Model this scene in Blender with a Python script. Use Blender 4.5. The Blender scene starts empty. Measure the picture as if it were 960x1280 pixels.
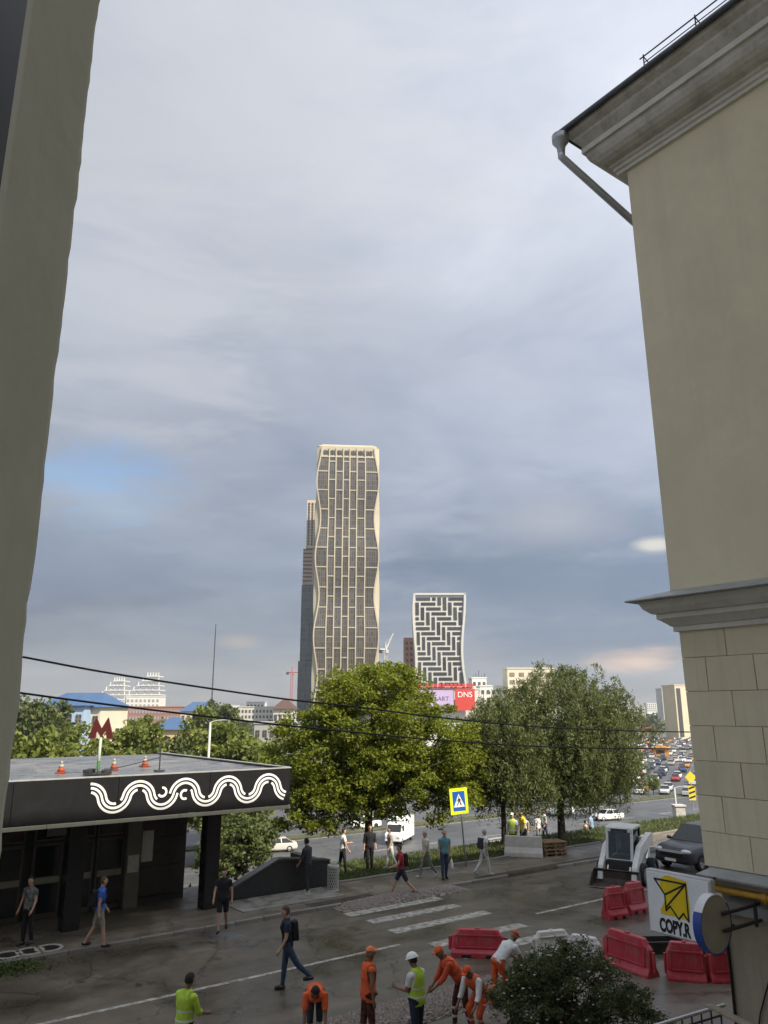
import bpy, bmesh, math, random
import numpy as np
from mathutils import Vector, Matrix, noise as mnoise

R = math.radians
random.seed(7); rng = np.random.default_rng(7)
scn = bpy.context.scene
C = scn.collection

# ------------------------------------------------------------------ camera, sky, sun, exposure
EYE = 6.5
PITCH = math.atan((888 - 640) / 961.0)
cam_d = bpy.data.cameras.new('camera'); cam = bpy.data.objects.new('camera', cam_d); C.objects.link(cam)
cam.location = (0, 0, EYE); cam.rotation_euler = (R(90) + PITCH, 0, 0)
cam_d.sensor_fit = 'VERTICAL'; cam_d.sensor_height = 24.0; cam_d.lens = 24.0 * 961 / 1280
cam_d.clip_start = 0.05; cam_d.clip_end = 20000
scn.camera = cam

AXIS = R(36.5)                                # the street runs along u, v points across it
UX, UY = math.cos(AXIS), math.sin(AXIS)
def W(u, v, z=0.0): return Vector((u*UX - v*UY, u*UY + v*UX, z))
def UV(x, y): return (x*UX + y*UY, -x*UY + y*UX)

SUN_EL = R(43)
sd = W(0.22, -0.975, 0); sd.normalize()       # horizontal direction towards the sun
SUN = Vector((sd.x*math.cos(SUN_EL), sd.y*math.cos(SUN_EL), math.sin(SUN_EL)))
sun_d = bpy.data.lights.new('sun', 'SUN'); sun = bpy.data.objects.new('sun', sun_d); C.objects.link(sun)
sun_d.energy = 2.75; sun_d.angle = R(0.6); sun_d.color = (1.0, 0.9, 0.74)
sun.rotation_euler = SUN.to_track_quat('Z', 'Y').to_euler(); sun.location = (0, 0, 60)

world = bpy.data.worlds.new('World'); scn.world = world; world.use_nodes = True
def build_world():
    nt = world.node_tree; nt.nodes.clear(); N = nt.nodes.new; L = nt.links.new
    def math_n(op, a, b=None, clamp=False):
        n = N('ShaderNodeMath'); n.operation = op; n.use_clamp = clamp
        for i, x in enumerate((a, b)):
            if x is None: continue
            if isinstance(x, (int, float)): n.inputs[i].default_value = x
            else: L(x, n.inputs[i])
        return n.outputs[0]
    def vmath(op, a, b):
        n = N('ShaderNodeVectorMath'); n.operation = op
        for i, x in enumerate((a, b)):
            if isinstance(x, (tuple, Vector)): n.inputs[i].default_value = tuple(x)
            else: L(x, n.inputs[i])
        return n
    def ramp(fac, stops, interp='EASE'):
        r = N('ShaderNodeValToRGB'); cr = r.color_ramp; cr.interpolation = interp
        while len(cr.elements) < len(stops): cr.elements.new(0.5)
        for e, (p, c) in zip(cr.elements, stops):
            e.position = p; e.color = (c if isinstance(c, tuple) else (c, c, c)) + (1,)
        L(fac, r.inputs[0]); return r.outputs[0]
    def mix(fac, a, b, mode='MIX'):
        m = N('ShaderNodeMix'); m.data_type = 'RGBA'; m.blend_type = mode
        if isinstance(fac, (int, float)): m.inputs[0].default_value = fac
        else: L(fac, m.inputs[0])
        for i, x in ((6, a), (7, b)):
            if isinstance(x, tuple): m.inputs[i].default_value = x + (1,)
            else: L(x, m.inputs[i])
        return m.outputs[2]
    tc = N('ShaderNodeTexCoord'); d = vmath('NORMALIZE', tc.outputs['Generated'], (0, 0, 0)).outputs[0]
    sp = N('ShaderNodeSeparateXYZ'); L(d, sp.inputs[0])
    z = math_n('MAXIMUM', sp.outputs[2], 0.0)
    inv = math_n('DIVIDE', 1.0, math_n('ADD', z, 0.14))
    flat = N('ShaderNodeCombineXYZ')
    L(math_n('MULTIPLY', sp.outputs[0], inv), flat.inputs[0]); L(math_n('MULTIPLY', sp.outputs[1], inv), flat.inputs[1])
    def noise(scale, detail, rough, vec, dist=0.0):
        n = N('ShaderNodeTexNoise'); n.inputs['Scale'].default_value = scale; n.inputs['Detail'].default_value = detail
        n.inputs['Roughness'].default_value = rough; n.inputs['Distortion'].default_value = dist; L(vec, n.inputs['Vector']); return n.outputs[0]
    shift = vmath('ADD', flat.outputs[0], (3.1, 1.7, 0.4)).outputs[0]
    big = noise(0.55, 6, 0.55, shift, 0.3)
    mid = noise(1.7, 8, 0.6, shift, 0.4)
    streak_v = vmath('MULTIPLY', d, (3.0, 3.0, 15.0)).outputs[0]
    streak = noise(1.3, 8, 0.62, streak_v, 0.5)
    # cloud deck: pale overhead, slate towards the horizon, dull warm haze at its foot
    base = ramp(z, [(0.0, (0.108, 0.102, 0.094)), (0.035, (0.092, 0.096, 0.101)), (0.085, (0.074, 0.090, 0.114)), (0.17, (0.088, 0.108, 0.142)),
                    (0.30, (0.130, 0.148, 0.182)), (0.5, (0.152, 0.165, 0.192)), (0.75, (0.158, 0.168, 0.190)), (1.0, (0.165, 0.173, 0.190))], 'LINEAR')
    shade = ramp(big, [(0.34, (0.70, 0.75, 0.82)), (0.5, (0.98, 0.98, 0.985)), (0.66, (1.2, 1.18, 1.15))])
    shade2 = ramp(mid, [(0.3, (0.82, 0.85, 0.89)), (0.48, (0.98, 0.98, 0.985)), (0.58, (1.05, 1.045, 1.04)), (0.74, (1.2, 1.18, 1.15))])
    cloud = mix(1.0, mix(1.0, base, shade, 'MULTIPLY'), shade2, 'MULTIPLY')
    lowband = ramp(z, [(0.01, 0.0), (0.05, 1.0), (0.3, 0.7), (0.45, 0.0)], 'LINEAR')
    stk = ramp(streak, [(0.3, (0.86, 0.88, 0.91)), (0.5, (1.0, 1.0, 1.0)), (0.6, (1.03, 1.02, 1.0)), (0.74, (1.3, 1.25, 1.19))])
    cloud = mix(lowband, cloud, mix(1.0, cloud, stk, 'MULTIPLY'))
    # the overcast brightens smoothly towards the sun's side of the sky
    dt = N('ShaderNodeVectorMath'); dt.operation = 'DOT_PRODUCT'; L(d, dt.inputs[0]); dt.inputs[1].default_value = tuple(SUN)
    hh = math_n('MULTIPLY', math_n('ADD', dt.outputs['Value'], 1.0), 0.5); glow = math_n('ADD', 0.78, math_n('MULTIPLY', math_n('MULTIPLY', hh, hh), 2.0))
    def patch(px, py, r0, r1, sx=1.0, sz=1.0):          # a soft patch of the sky round one direction, torn by noise
        a, b = (px - 480) / 961.0, (640 - py) / 961.0; c_, s_ = math.cos(PITCH), math.sin(PITCH)
        v = Vector((a, c_ - b*s_, s_ + b*c_)).normalized()
        q = vmath('MULTIPLY', vmath('SUBTRACT', d, v).outputs[0], (sx, sx, sz)).outputs[0]
        ln = N('ShaderNodeVectorMath'); ln.operation = 'LENGTH'; L(q, ln.inputs[0])
        t = math_n('ADD', ln.outputs['Value'], math_n('MULTIPLY', math_n('SUBTRACT', streak, 0.5), r1*2.2))
        t = math_n('ADD', t, math_n('MULTIPLY', math_n('SUBTRACT', mid, 0.5), r1*1.2))
        mr = N('ShaderNodeMapRange'); mr.interpolation_type = 'SMOOTHSTEP'
        mr.inputs['From Min'].default_value = r1; mr.inputs['From Max'].default_value = r0; L(t, mr.inputs['Value'])
        return mr.outputs[0]
    def scaled(f, k): return math_n('MULTIPLY', f, k)
    cloud = mix(scaled(patch(230, 60, 0.05, 0.50), 0.45), cloud, (0.190, 0.196, 0.200))                # whiter deck high on the left
    cloud = mix(scaled(patch(120, 390, 0.03, 0.26, 1.0, 1.6), 0.55), cloud, (0.185, 0.198, 0.220))
    cloud = mix(scaled(patch(200, 470, 0.02, 0.17, 1.0, 1.8), 0.5), cloud, (0.190, 0.200, 0.222))
    cloud = mix(scaled(patch(690, 740, 0.04, 0.26, 1.0, 1.9), 0.8), cloud, (0.053, 0.074, 0.110))     # slate bank low on the right
    cloud = mix(scaled(patch(90, 690, 0.02, 0.16, 1.0, 2.2), 0.45), cloud, (0.085, 0.112, 0.155))
    cloud = mix(scaled(patch(800, 826, 0.01, 0.085, 1.0, 4.2), 0.9), cloud, (0.26, 0.185, 0.14))     # a peach bank low on the right
    cloud = mix(scaled(patch(818, 682, 0.005, 0.035, 1.0, 2.6), 0.8), cloud, (0.25, 0.24, 0.215))
    cloud = mix(scaled(patch(300, 803, 0.003, 0.035, 1.0, 3.0), 0.6), cloud, (0.18, 0.155, 0.135))
    cloud = mix(scaled(patch(690, 650, 0.02, 0.12, 1.0, 2.4), 0.35), cloud, (0.185, 0.185, 0.192))
    sky = N('ShaderNodeTexSky'); sky.sky_type = 'NISHITA'; sky.sun_disc = False
    sky.sun_elevation = SUN_EL; sky.sun_rotation = math.atan2(SUN.x, SUN.y); sky.air_density = 1.0; sky.dust_density = 1.5
    b1 = N('ShaderNodeBackground'); L(sky.outputs[0], b1.inputs[0]); b1.inputs[1].default_value = 0.05
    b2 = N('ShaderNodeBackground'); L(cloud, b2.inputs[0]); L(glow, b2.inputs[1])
    gap = ramp(big, [(0.25, 0.75), (0.36, 0.0)])
    gap = math_n('MAXIMUM', gap, scaled(patch(128, 606, 0.02, 0.14, 1.0, 2.4), 1.0))
    cover = math_n('SUBTRACT', 1.0, gap, True)
    ms = N('ShaderNodeMixShader'); L(cover, ms.inputs[0]); L(b1.outputs[0], ms.inputs[1]); L(b2.outputs[0], ms.inputs[2])
    o = N('ShaderNodeOutputWorld'); L(ms.outputs[0], o.inputs[0])
build_world()

vs = scn.view_settings
vs.view_transform = 'Standard'; vs.look = 'None'; vs.gamma = 1.0; vs.use_curve_mapping = False; vs.exposure = 1.55
try:
    scn.cycles.max_bounces = 6; scn.cycles.transparent_max_bounces = 8; scn.cycles.volume_bounces = 0
    scn.cycles.use_denoising = True
except Exception: pass

# ------------------------------------------------------------------ pixel -> place (to read real positions off the photograph)
cP, sP = math.cos(PITCH), math.sin(PITCH)
def ray(px, py):
    a, b = (px - 480) / 961.0, (640 - py) / 961.0
    return Vector((a, cP - b*sP, sP + b*cP))
def gnd(px, py, z=0.0):
    r = ray(px, py); t = (z - EYE) / r.z; return Vector((r.x*t, r.y*t, z))
def at(px, py, Y):
    r = ray(px, py); t = Y / r.y; return Vector((r.x*t, Y, EYE + r.z*t))

# ------------------------------------------------------------------ materials
MATS = {}
def mat(name, col, rough=0.7, metal=0.0, var=0.12, scale=3.0, bump=0.0, bscale=30.0, spec=0.4, rnd=0.0, stain=None, emit=0.0, streak=None):
    if name in MATS: return MATS[name]
    m = bpy.data.materials.new(name); m.use_nodes = True; MATS[name] = m
    nt = m.node_tree; N = nt.nodes.new; L = nt.links.new; p = nt.nodes['Principled BSDF']
    p.inputs['Roughness'].default_value = rough; p.inputs['Metallic'].default_value = metal
    p.inputs['Specular IOR Level'].default_value = spec
    tc = N('ShaderNodeTexCoord'); vec = tc.outputs['Object']
    def nz(s, det=5, v=vec, r=0.6):
        n = N('ShaderNodeTexNoise'); n.inputs['Scale'].default_value = s; n.inputs['Detail'].default_value = det; n.inputs['Roughness'].default_value = r
        L(v, n.inputs['Vector']); return n.outputs[0]
    def rampn(fac, p0, p1, c0, c1):
        r = N('ShaderNodeValToRGB'); e = r.color_ramp.elements; e[0].position = p0; e[1].position = p1
        e[0].color = tuple(c0) + (1,); e[1].color = tuple(c1) + (1,); L(fac, r.inputs[0]); return r.outputs[0]
    def mixc(fac, a, b, mode='MIX'):
        x = N('ShaderNodeMix'); x.data_type = 'RGBA'; x.blend_type = mode
        if isinstance(fac, float): x.inputs[0].default_value = fac
        else: L(fac, x.inputs[0])
        for i, c in ((6, a), (7, b)):
            if isinstance(c, tuple): x.inputs[i].default_value = c[:3] + (1,)
            else: L(c, x.inputs[i])
        return x.outputs[2]
    cout = rampn(nz(scale), 0.3, 0.7, [c*(1-var) for c in col], [min(1, c*(1+var)) for c in col])
    if var > 0:
        fine = rampn(nz(scale*9, 4), 0.25, 0.75, [1-var*0.6]*3, [1.0]*3); cout = mixc(1.0, cout, fine, 'MULTIPLY')
    if stain:
        sc, lo, hi, scol, amt = stain
        f = rampn(nz(sc, 7, r=0.65), lo, hi, (0, 0, 0), (amt, amt, amt)); cout = mixc(f, cout, tuple(scol))
    if streak:                                   # vertical run marks
        mp = N('ShaderNodeMapping'); mp.inputs['Scale'].default_value = (streak[0], streak[0], streak[0]*0.06); L(vec, mp.inputs[0])
        f = rampn(nz(1.0, 5, mp.outputs[0]), 0.52, 0.72, (0, 0, 0), (streak[2],)*3); cout = mixc(f, cout, tuple(streak[1]))
    if rnd:
        oi = N('ShaderNodeObjectInfo')
        r = rampn(oi.outputs['Random'], 0.0, 1.0, [1-rnd]*3, [1+rnd]*3); cout = mixc(1.0, cout, r, 'MULTIPLY')
    L(cout, p.inputs['Base Color'])
    if bump:
        b = N('ShaderNodeBump'); b.inputs['Strength'].default_value = bump; b.inputs['Distance'].default_value = 0.02
        L(nz(bscale, 6), b.inputs['Height']); L(b.outputs[0], p.inputs['Normal'])
    if emit:
        L(cout, p.inputs['Emission Color']); p.inputs['Emission Strength'].default_value = emit
    return m

def leaf_mat(name, col, col2, trans=0.35, rough=0.55):
    if name in MATS: return MATS[name]
    m = bpy.data.materials.new(name); m.use_nodes = True; MATS[name] = m
    nt = m.node_tree; N = nt.nodes.new; L = nt.links.new; p = nt.nodes['Principled BSDF']; out = nt.nodes['Material Output']
    g = N('ShaderNodeNewGeometry'); tc = N('ShaderNodeTexCoord')
    n = N('ShaderNodeTexNoise'); n.inputs['Scale'].default_value = 0.9; n.inputs['Detail'].default_value = 4; L(tc.outputs['Object'], n.inputs['Vector'])
    a = N('ShaderNodeMath'); a.operation = 'ADD'; L(g.outputs['Random Per Island'], a.inputs[0]); L(n.outputs[0], a.inputs[1])
    h = N('ShaderNodeMath'); h.operation = 'MULTIPLY'; L(a.outputs[0], h.inputs[0]); h.inputs[1].default_value = 0.5
    r = N('ShaderNodeValToRGB'); r.color_ramp.elements[0].position = 0.2; r.color_ramp.elements[1].position = 0.8
    r.color_ramp.elements[0].color = tuple(col) + (1,); r.color_ramp.elements[1].color = tuple(col2) + (1,); L(h.outputs[0], r.inputs[0])
    L(r.outputs[0], p.inputs['Base Color']); p.inputs['Roughness'].default_value = rough; p.inputs['Specular IOR Level'].default_value = 0.3
    t = N('ShaderNodeBsdfTranslucent'); L(r.outputs[0], t.inputs[0])
    ms = N('ShaderNodeMixShader'); ms.inputs[0].default_value = trans
    L(p.outputs[0], ms.inputs[1]); L(t.outputs[0], ms.inputs[2]); L(ms.outputs[0], out.inputs[0])
    return m

def asphalt_mat(name, col, wet, scale=0.35, puddle=0.12):
    if name in MATS: return MATS[name]
    m = bpy.data.materials.new(name); m.use_nodes = True; MATS[name] = m
    nt = m.node_tree; N = nt.nodes.new; L = nt.links.new; p = nt.nodes['Principled BSDF']
    tc = N('ShaderNodeTexCoord'); v = tc.outputs['Object']
    def nz(s, det, dist=0.0):
        n = N('ShaderNodeTexNoise'); n.inputs['Scale'].default_value = s; n.inputs['Detail'].default_value = det; n.inputs['Distortion'].default_value = dist
        n.inputs['Roughness'].default_value = 0.62; L(v, n.inputs['Vector']); return n.outputs[0]
    def rp(f, p0, p1, c0, c1):
        r = N('ShaderNodeValToRGB'); e = r.color_ramp.elements; e[0].position, e[1].position = p0, p1
        e[0].color = tuple(c0) + (1,); e[1].color = tuple(c1) + (1,); L(f, r.inputs[0]); return r.outputs[0]
    def mul(a, b):
        x = N('ShaderNodeMix'); x.data_type = 'RGBA'; x.blend_type = 'MULTIPLY'; x.inputs[0].default_value = 1.0; L(a, x.inputs[6]); L(b, x.inputs[7]); return x.outputs[2]
    w = nz(scale, 6, 0.6)
    c = mul(rp(w, 0.38, 0.62, [x*0.66 for x in col], [x*1.2 for x in col]), rp(nz(30, 3), 0.3, 0.7, (0.72,)*3, (1.2,)*3))
    c = mul(c, rp(nz(2.4, 5, 0.5), 0.3, 0.7, (0.8,)*3, (1.12,)*3))
    mp = N('ShaderNodeMapping'); mp.inputs['Rotation'].default_value = (0, 0, -AXIS); mp.vector_type = 'POINT'; L(v, mp.inputs[0])
    mp2 = N('ShaderNodeMapping'); mp2.inputs['Scale'].default_value = (0.07, 1.3, 1.0); L(mp.outputs[0], mp2.inputs[0])
    ns = N('ShaderNodeTexNoise'); ns.inputs['Scale'].default_value = 1.0; ns.inputs['Detail'].default_value = 5; L(mp2.outputs[0], ns.inputs['Vector'])
    c = mul(c, rp(ns.outputs[0], 0.3, 0.7, (0.74,)*3, (1.2,)*3))
    vo = N('ShaderNodeTexVoronoi'); vo.feature = 'DISTANCE_TO_EDGE'; vo.inputs['Scale'].default_value = 0.33
    wv = N('ShaderNodeVectorMath'); wv.operation = 'ADD'; nw = N('ShaderNodeTexNoise'); nw.inputs['Scale'].default_value = 1.6; nw.inputs['Detail'].default_value = 6; L(v, nw.inputs['Vector']); L(v, wv.inputs[0]); L(nw.outputs['Color'], wv.inputs[1]); L(wv.outputs[0], vo.inputs['Vector'])
    c = mul(c, rp(vo.outputs['Distance'], 0.004, 0.012, (0.45,)*3, (1.0,)*3))
    L(c, p.inputs['Base Color'])
    L(rp(w, 0.36, 0.60, (puddle,)*3, (wet,)*3), p.inputs['Roughness'])
    b = N('ShaderNodeBump'); b.inputs['Strength'].default_value = 0.25; b.inputs['Distance'].default_value = 0.01; L(nz(60, 3), b.inputs['Height']); L(b.outputs[0], p.inputs['Normal'])
    return m

# ------------------------------------------------------------------ mesh helpers
class MB:
    def __init__(s): s.v, s.f, s.m = [], [], []
    def add(s, vs, fs, mi=0):
        o = len(s.v); s.v += [tuple(x) for x in vs]; s.f += [tuple(i+o for i in f) for f in fs]; s.m += [mi]*len(fs); return s
    def box(s, c, d, rz=0.0, mi=0, taper=1.0, M=None):
        x, y, z = d[0]/2, d[1]/2, d[2]/2
        p = [(-x,-y,-z),(x,-y,-z),(x,y,-z),(-x,y,-z),(-x*taper,-y*taper,z),(x*taper,-y*taper,z),(x*taper,y*taper,z),(-x*taper,y*taper,z)]
        if M is None: M = Matrix.Rotation(rz, 3, 'Z')
        p = [M @ Vector(q) + Vector(c) for q in p]
        return s.add(p, [(3,2,1,0),(4,5,6,7),(0,1,5,4),(1,2,6,5),(2,3,7,6),(3,0,4,7)], mi)
    def tube(s, pts, rad, n=8, mi=0, cap=True, flat=None):
        pts = [Vector(p) for p in pts]
        if not isinstance(rad, (list, tuple)): rad = [rad]*len(pts)
        rings = []; up = None
        for i, p in enumerate(pts):
            t = (pts[min(i+1, len(pts)-1)] - pts[max(i-1, 0)])
            if t.length < 1e-9: t = Vector((0,0,1))
            t.normalize()
            if up is None: up = Vector((0,0,1)) if abs(t.z) < 0.9 else Vector((1,0,0))
            a = t.cross(up)
            if a.length < 1e-6: a = t.orthogonal()
            a.normalize(); b = a.cross(t); b.normalize(); up = b
            rings.append([p + (a*math.cos(2*math.pi*k/n) + b*math.sin(2*math.pi*k/n))*rad[i] for k in range(n)])
        vs = [q for r in rings for q in r]; fs = []
        for i in range(len(pts)-1):
            for k in range(n): fs.append((i*n+k, i*n+(k+1)%n, (i+1)*n+(k+1)%n, (i+1)*n+k))
        if cap: fs += [tuple(range(n-1, -1, -1)), tuple((len(pts)-1)*n+k for k in range(n))]
        return s.add(vs, fs, mi)
    def loft(s, rings, mi=0, cap=True, close=True):
        n = len(rings[0]); vs = [q for r in rings for q in r]; fs = []
        for i in range(len(rings)-1):
            for k in range(n if close else n-1): fs.append((i*n+k, i*n+(k+1)%n, (i+1)*n+(k+1)%n, (i+1)*n+k))
        if cap and close: fs += [tuple(range(n-1, -1, -1)), tuple((len(rings)-1)*n+k for k in range(n))]
        return s.add(vs, fs, mi)
    def ball(s, c, r, nu=10, nv=7, mi=0, M=None):
        if not isinstance(r, (list, tuple)): r = (r,)*3
        rings = []
        for j in range(nv+1):
            th = math.pi*(0.04 + 0.92*j/nv)
            ring = []
            for k in range(nu):
                q = Vector((r[0]*math.sin(th)*math.cos(2*math.pi*k/nu), r[1]*math.sin(th)*math.sin(2*math.pi*k/nu), -r[2]*math.cos(th)))
                if M: q = M @ q
                ring.append(q + Vector(c))
            rings.append(ring)
        return s.loft(rings, mi)
    def prism(s, poly, y0, y1, axis='y', mi=0):
        n = len(poly); f = {'y': lambda a, b, t: (a, t, b), 'z': lambda a, b, t: (a, b, t), 'x': lambda a, b, t: (t, a, b)}[axis]
        vs = [f(a, b, y0) for a, b in poly] + [f(a, b, y1) for a, b in poly]
        return s.add(vs, [tuple(range(n-1, -1, -1)), tuple(range(n, 2*n))] + [(k, (k+1)%n, n+(k+1)%n, n+k) for k in range(n)], mi)
    def lathe(s, prof, n=16, c=(0,0,0), mi=0, cap=True):
        rings = [[Vector((r*math.cos(2*math.pi*k/n), r*math.sin(2*math.pi*k/n), z)) + Vector(c) for k in range(n)] for r, z in prof]
        return s.loft(rings, mi, cap)
    def mesh(s, name, bevel=0.0, smooth=False, seg=1):
        me = bpy.data.meshes.new(name); me.from_pydata(s.v, [], s.f)
        for i, p in enumerate(me.polygons): p.material_index = s.m[i]
        bm = bmesh.new(); bm.from_mesh(me)
        bmesh.ops.recalc_face_normals(bm, faces=bm.faces)
        if bevel:
            es = [e for e in bm.edges if len(e.link_faces) == 2 and e.calc_face_angle(0) > R(25)]
            bmesh.ops.bevel(bm, geom=es, offset=bevel, segments=seg, affect='EDGES', profile=0.6, clamp_overlap=True)
        bm.to_mesh(me); bm.free()
        if smooth:
            for p in me.polygons: p.use_smooth = True
        return me
    def build(s, name, mats, parent=None, bevel=0.0, smooth=False, seg=1, loc=None, rz=0.0):
        return link(name, s.mesh(name, bevel, smooth, seg), mats, parent, loc, rz)

def link(name, me, mats=None, parent=None, loc=None, rz=0.0):
    if mats is not None:
        if not isinstance(mats, (list, tuple)): mats = [mats]
        if len(me.materials) == 0:
            for m in mats: me.materials.append(m)
    o = bpy.data.objects.new(name, me); C.objects.link(o)
    if parent is not None: o.parent = parent
    if loc is not None: o.location = loc
    if rz: o.rotation_euler = (0, 0, rz)
    return o
def thing(name, label, cat, loc=(0,0,0), rz=0.0, group=None):
    o = bpy.data.objects.new(name, None); C.objects.link(o); o.location = loc; o.rotation_euler = (0, 0, rz)
    o.empty_display_size = 0.2
    o['label'] = label; o['category'] = cat
    if group: o['group'] = group
    return o
def tag(o, label, cat, group=None):
    o['label'] = label; o['category'] = cat
    if group: o['group'] = group
    return o
def struct(o): o['kind'] = 'structure'; return o
def copy_tree(o, parent=None):
    c = o.copy(); C.objects.link(c); c.parent = parent
    for ch in list(o.children): copy_tree(ch, c)
    return c
def dup(o, loc, rz, label=None, group=None, scale=None):
    c = copy_tree(o); c.location = loc; c.rotation_euler = (0, 0, rz)
    if label: c['label'] = label
    if group: c['group'] = group
    if scale: c.scale = scale if isinstance(scale, tuple) else (scale,)*3
    return c
def np_mesh(name, V, F):
    me = bpy.data.meshes.new(name); V = np.asarray(V, dtype=np.float32); F = np.asarray(F, dtype=np.int32); k = F.shape[1]
    me.vertices.add(len(V)); me.vertices.foreach_set('co', V.ravel())
    me.loops.add(F.size); me.loops.foreach_set('vertex_index', F.ravel())
    me.polygons.add(len(F)); me.polygons.foreach_set('loop_start', np.arange(0, F.size, k, dtype=np.int32))
    me.update(calc_edges=True); me.validate(); return me
def text_mesh(s, size, depth=0.01, align='CENTER', bold=0.0):
    cu = bpy.data.curves.new('text', 'FONT'); cu.body = s; cu.size = size; cu.extrude = depth/2; cu.offset = bold; cu.align_x = align; cu.align_y = 'CENTER'
    o = bpy.data.objects.new('text', cu); C.objects.link(o)
    dg = bpy.context.evaluated_depsgraph_get(); me = bpy.data.meshes.new_from_object(o.evaluated_get(dg))
    bpy.data.objects.remove(o); bpy.data.curves.remove(cu); me.materials.clear(); return me
def xform(me, M): me.transform(M); return me

# shared materials
m_plaster = mat('beige_plaster', (0.71, 0.64, 0.465), 0.85, var=0.06, scale=0.6, bump=0.2, bscale=25, stain=(0.8, 0.48, 0.75, (0.56, 0.50, 0.39), 0.5), streak=(2.2, (0.57, 0.51, 0.38), 0.45))
m_block = mat('beige_block', (0.70, 0.63, 0.46), 0.85, var=0.07, scale=1.2, bump=0.25, bscale=30, rnd=0.05, streak=(5, (0.5, 0.45, 0.34), 0.4))
m_joint = mat('block_joint', (0.52, 0.46, 0.34), 0.9)
m_cornice = mat('grey_cornice', (0.58, 0.56, 0.50), 0.8, var=0.12, scale=1.4, bump=0.25, bscale=14, stain=(2.2, 0.45, 0.75, (0.28, 0.24, 0.19), 0.7), streak=(7, (0.27, 0.25, 0.21), 0.5))
m_cornice2 = mat('pale_cornice', (0.66, 0.64, 0.58), 0.8, var=0.1, scale=1.4, bump=0.2, stain=(3.0, 0.5, 0.8, (0.38, 0.35, 0.3), 0.5))
m_zinc = mat('zinc_sheet', (0.42, 0.44, 0.45), 0.42, metal=0.75, var=0.15, scale=3, stain=(4, 0.5, 0.8, (0.18, 0.18, 0.18), 0.5))
m_zinc_dark = mat('dark_zinc_sheet', (0.10, 0.105, 0.11), 0.55, metal=0.4, var=0.25, scale=4)
m_flash = mat('painted_flashing', (0.36, 0.37, 0.36), 0.55, metal=0.2, var=0.12, scale=3, stain=(5, 0.5, 0.8, (0.1, 0.1, 0.1), 0.5))
m_steel = mat('dark_steel', (0.06, 0.06, 0.062), 0.5, metal=0.5)
m_galv = mat('galvanised_steel', (0.45, 0.46, 0.47), 0.4, metal=0.7)
m_black = mat('black_rubber', (0.012, 0.012, 0.013), 0.7)
m_white = mat('white_paint', (0.78, 0.78, 0.76), 0.5, var=0.05)
m_granite = mat('black_granite', (0.02, 0.02, 0.022), 0.22, var=0.3, scale=30, spec=0.5)
m_glassd = mat('dark_glass', (0.02, 0.022, 0.024), 0.08, var=0.1, spec=0.6)
m_road = asphalt_mat('wet_asphalt', (0.112, 0.092, 0.066), 0.6, 0.35, 0.24)
m_walk = asphalt_mat('damp_pavement', (0.16, 0.132, 0.096), 0.7, 0.5, 0.3)
m_avenue = asphalt_mat('avenue_asphalt', (0.085, 0.088, 0.092), 0.6, 0.05, 0.35)
m_ground = mat('packed_earth', (0.12, 0.115, 0.095), 0.9, var=0.35, scale=0.02)
m_kerb = mat('kerb_stone', (0.20, 0.185, 0.16), 0.75, var=0.2, scale=2, bump=0.2, rnd=0.12)
m_line = mat('worn_road_paint', (0.44, 0.42, 0.37), 0.6, var=0.25, scale=3, stain=(5, 0.40, 0.66, (0.10, 0.083, 0.062), 0.95))
m_soil = mat('wet_soil', (0.055, 0.042, 0.03), 0.8, var=0.4, scale=3, bump=0.4)
m_grass = leaf_mat('grass_blade', (0.055, 0.085, 0.02), (0.12, 0.15, 0.04), 0.3)
m_bark = mat('bark', (0.05, 0.042, 0.032), 0.9, var=0.35, scale=8, bump=0.5, bscale=20)

# ------------------------------------------------------------------ ground, road, pavements
def ground_h(u, v):
    e = 29.9 if u > 12.35 else 39.5
    t = min(1, max(0, (v - e) / 8.0)); t = t*t*(3 - 2*t)
    return -0.10 - 8.5*t
def build_ground():
    us = [-3600, -1500, -600, -250, -120, -60, -30, -15, -5, 4, 9, 12.3, 12.4, 14, 17, 20, 24, 28, 32, 36, 42, 50, 65, 90, 130, 200, 320, 600, 1500, 3600]
    vs_ = [-3600, -1500, -300, -60, -15, 0, 10, 20, 27] + [29.9 + k for k in range(9)] + [39.5 + k for k in range(9)] + [60, 90, 140, 220, 400, 800, 1600, 2600, 3600]
    V = [W(u, v, ground_h(u, v)) for v in vs_ for u in us]; n = len(us)
    F = [(j*n+i, j*n+i+1, (j+1)*n+i+1, (j+1)*n+i) for j in range(len(vs_)-1) for i in range(n-1)]
    struct(MB().add(V, F).build('ground', m_ground))
build_ground()
def slab(name, u0, u1, v0, v1, z0, z1, m, bevel=0.0):
    return struct(MB().add([W(a, b, z) for z in (z0, z1) for a, b in ((u0, v0), (u1, v0), (u1, v1), (u0, v1))],
        [(3,2,1,0),(4,5,6,7),(0,1,5,4),(1,2,6,5),(2,3,7,6),(3,0,4,7)]).build(name, m, bevel=bevel))
road = slab('road', -60, 160, 14.4, 24.0, -0.14, 0.0, m_road)
pave_far = slab('far_pavement', -60, 160, 24.15, 26.75, -0.14, 0.095, m_walk)
pave_plaza = slab('metro_forecourt', -12, 17.2, 26.76, 29.6, -0.14, 0.093, m_walk)
pave_near = slab('near_pavement', -60, 160, 1.2, 14.25, -0.14, 0.10, m_walk)
soil = slab('grass_verge', 17.21, 160, 26.92, 29.95, -0.14, 0.07, mat('verge_soil', (0.06, 0.06, 0.03), 0.9, var=0.4, scale=2, bump=0.4))
avenue = slab('avenue', -150, 900, 42.5, 330, -8.9, -8.5, m_avenue)
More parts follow.
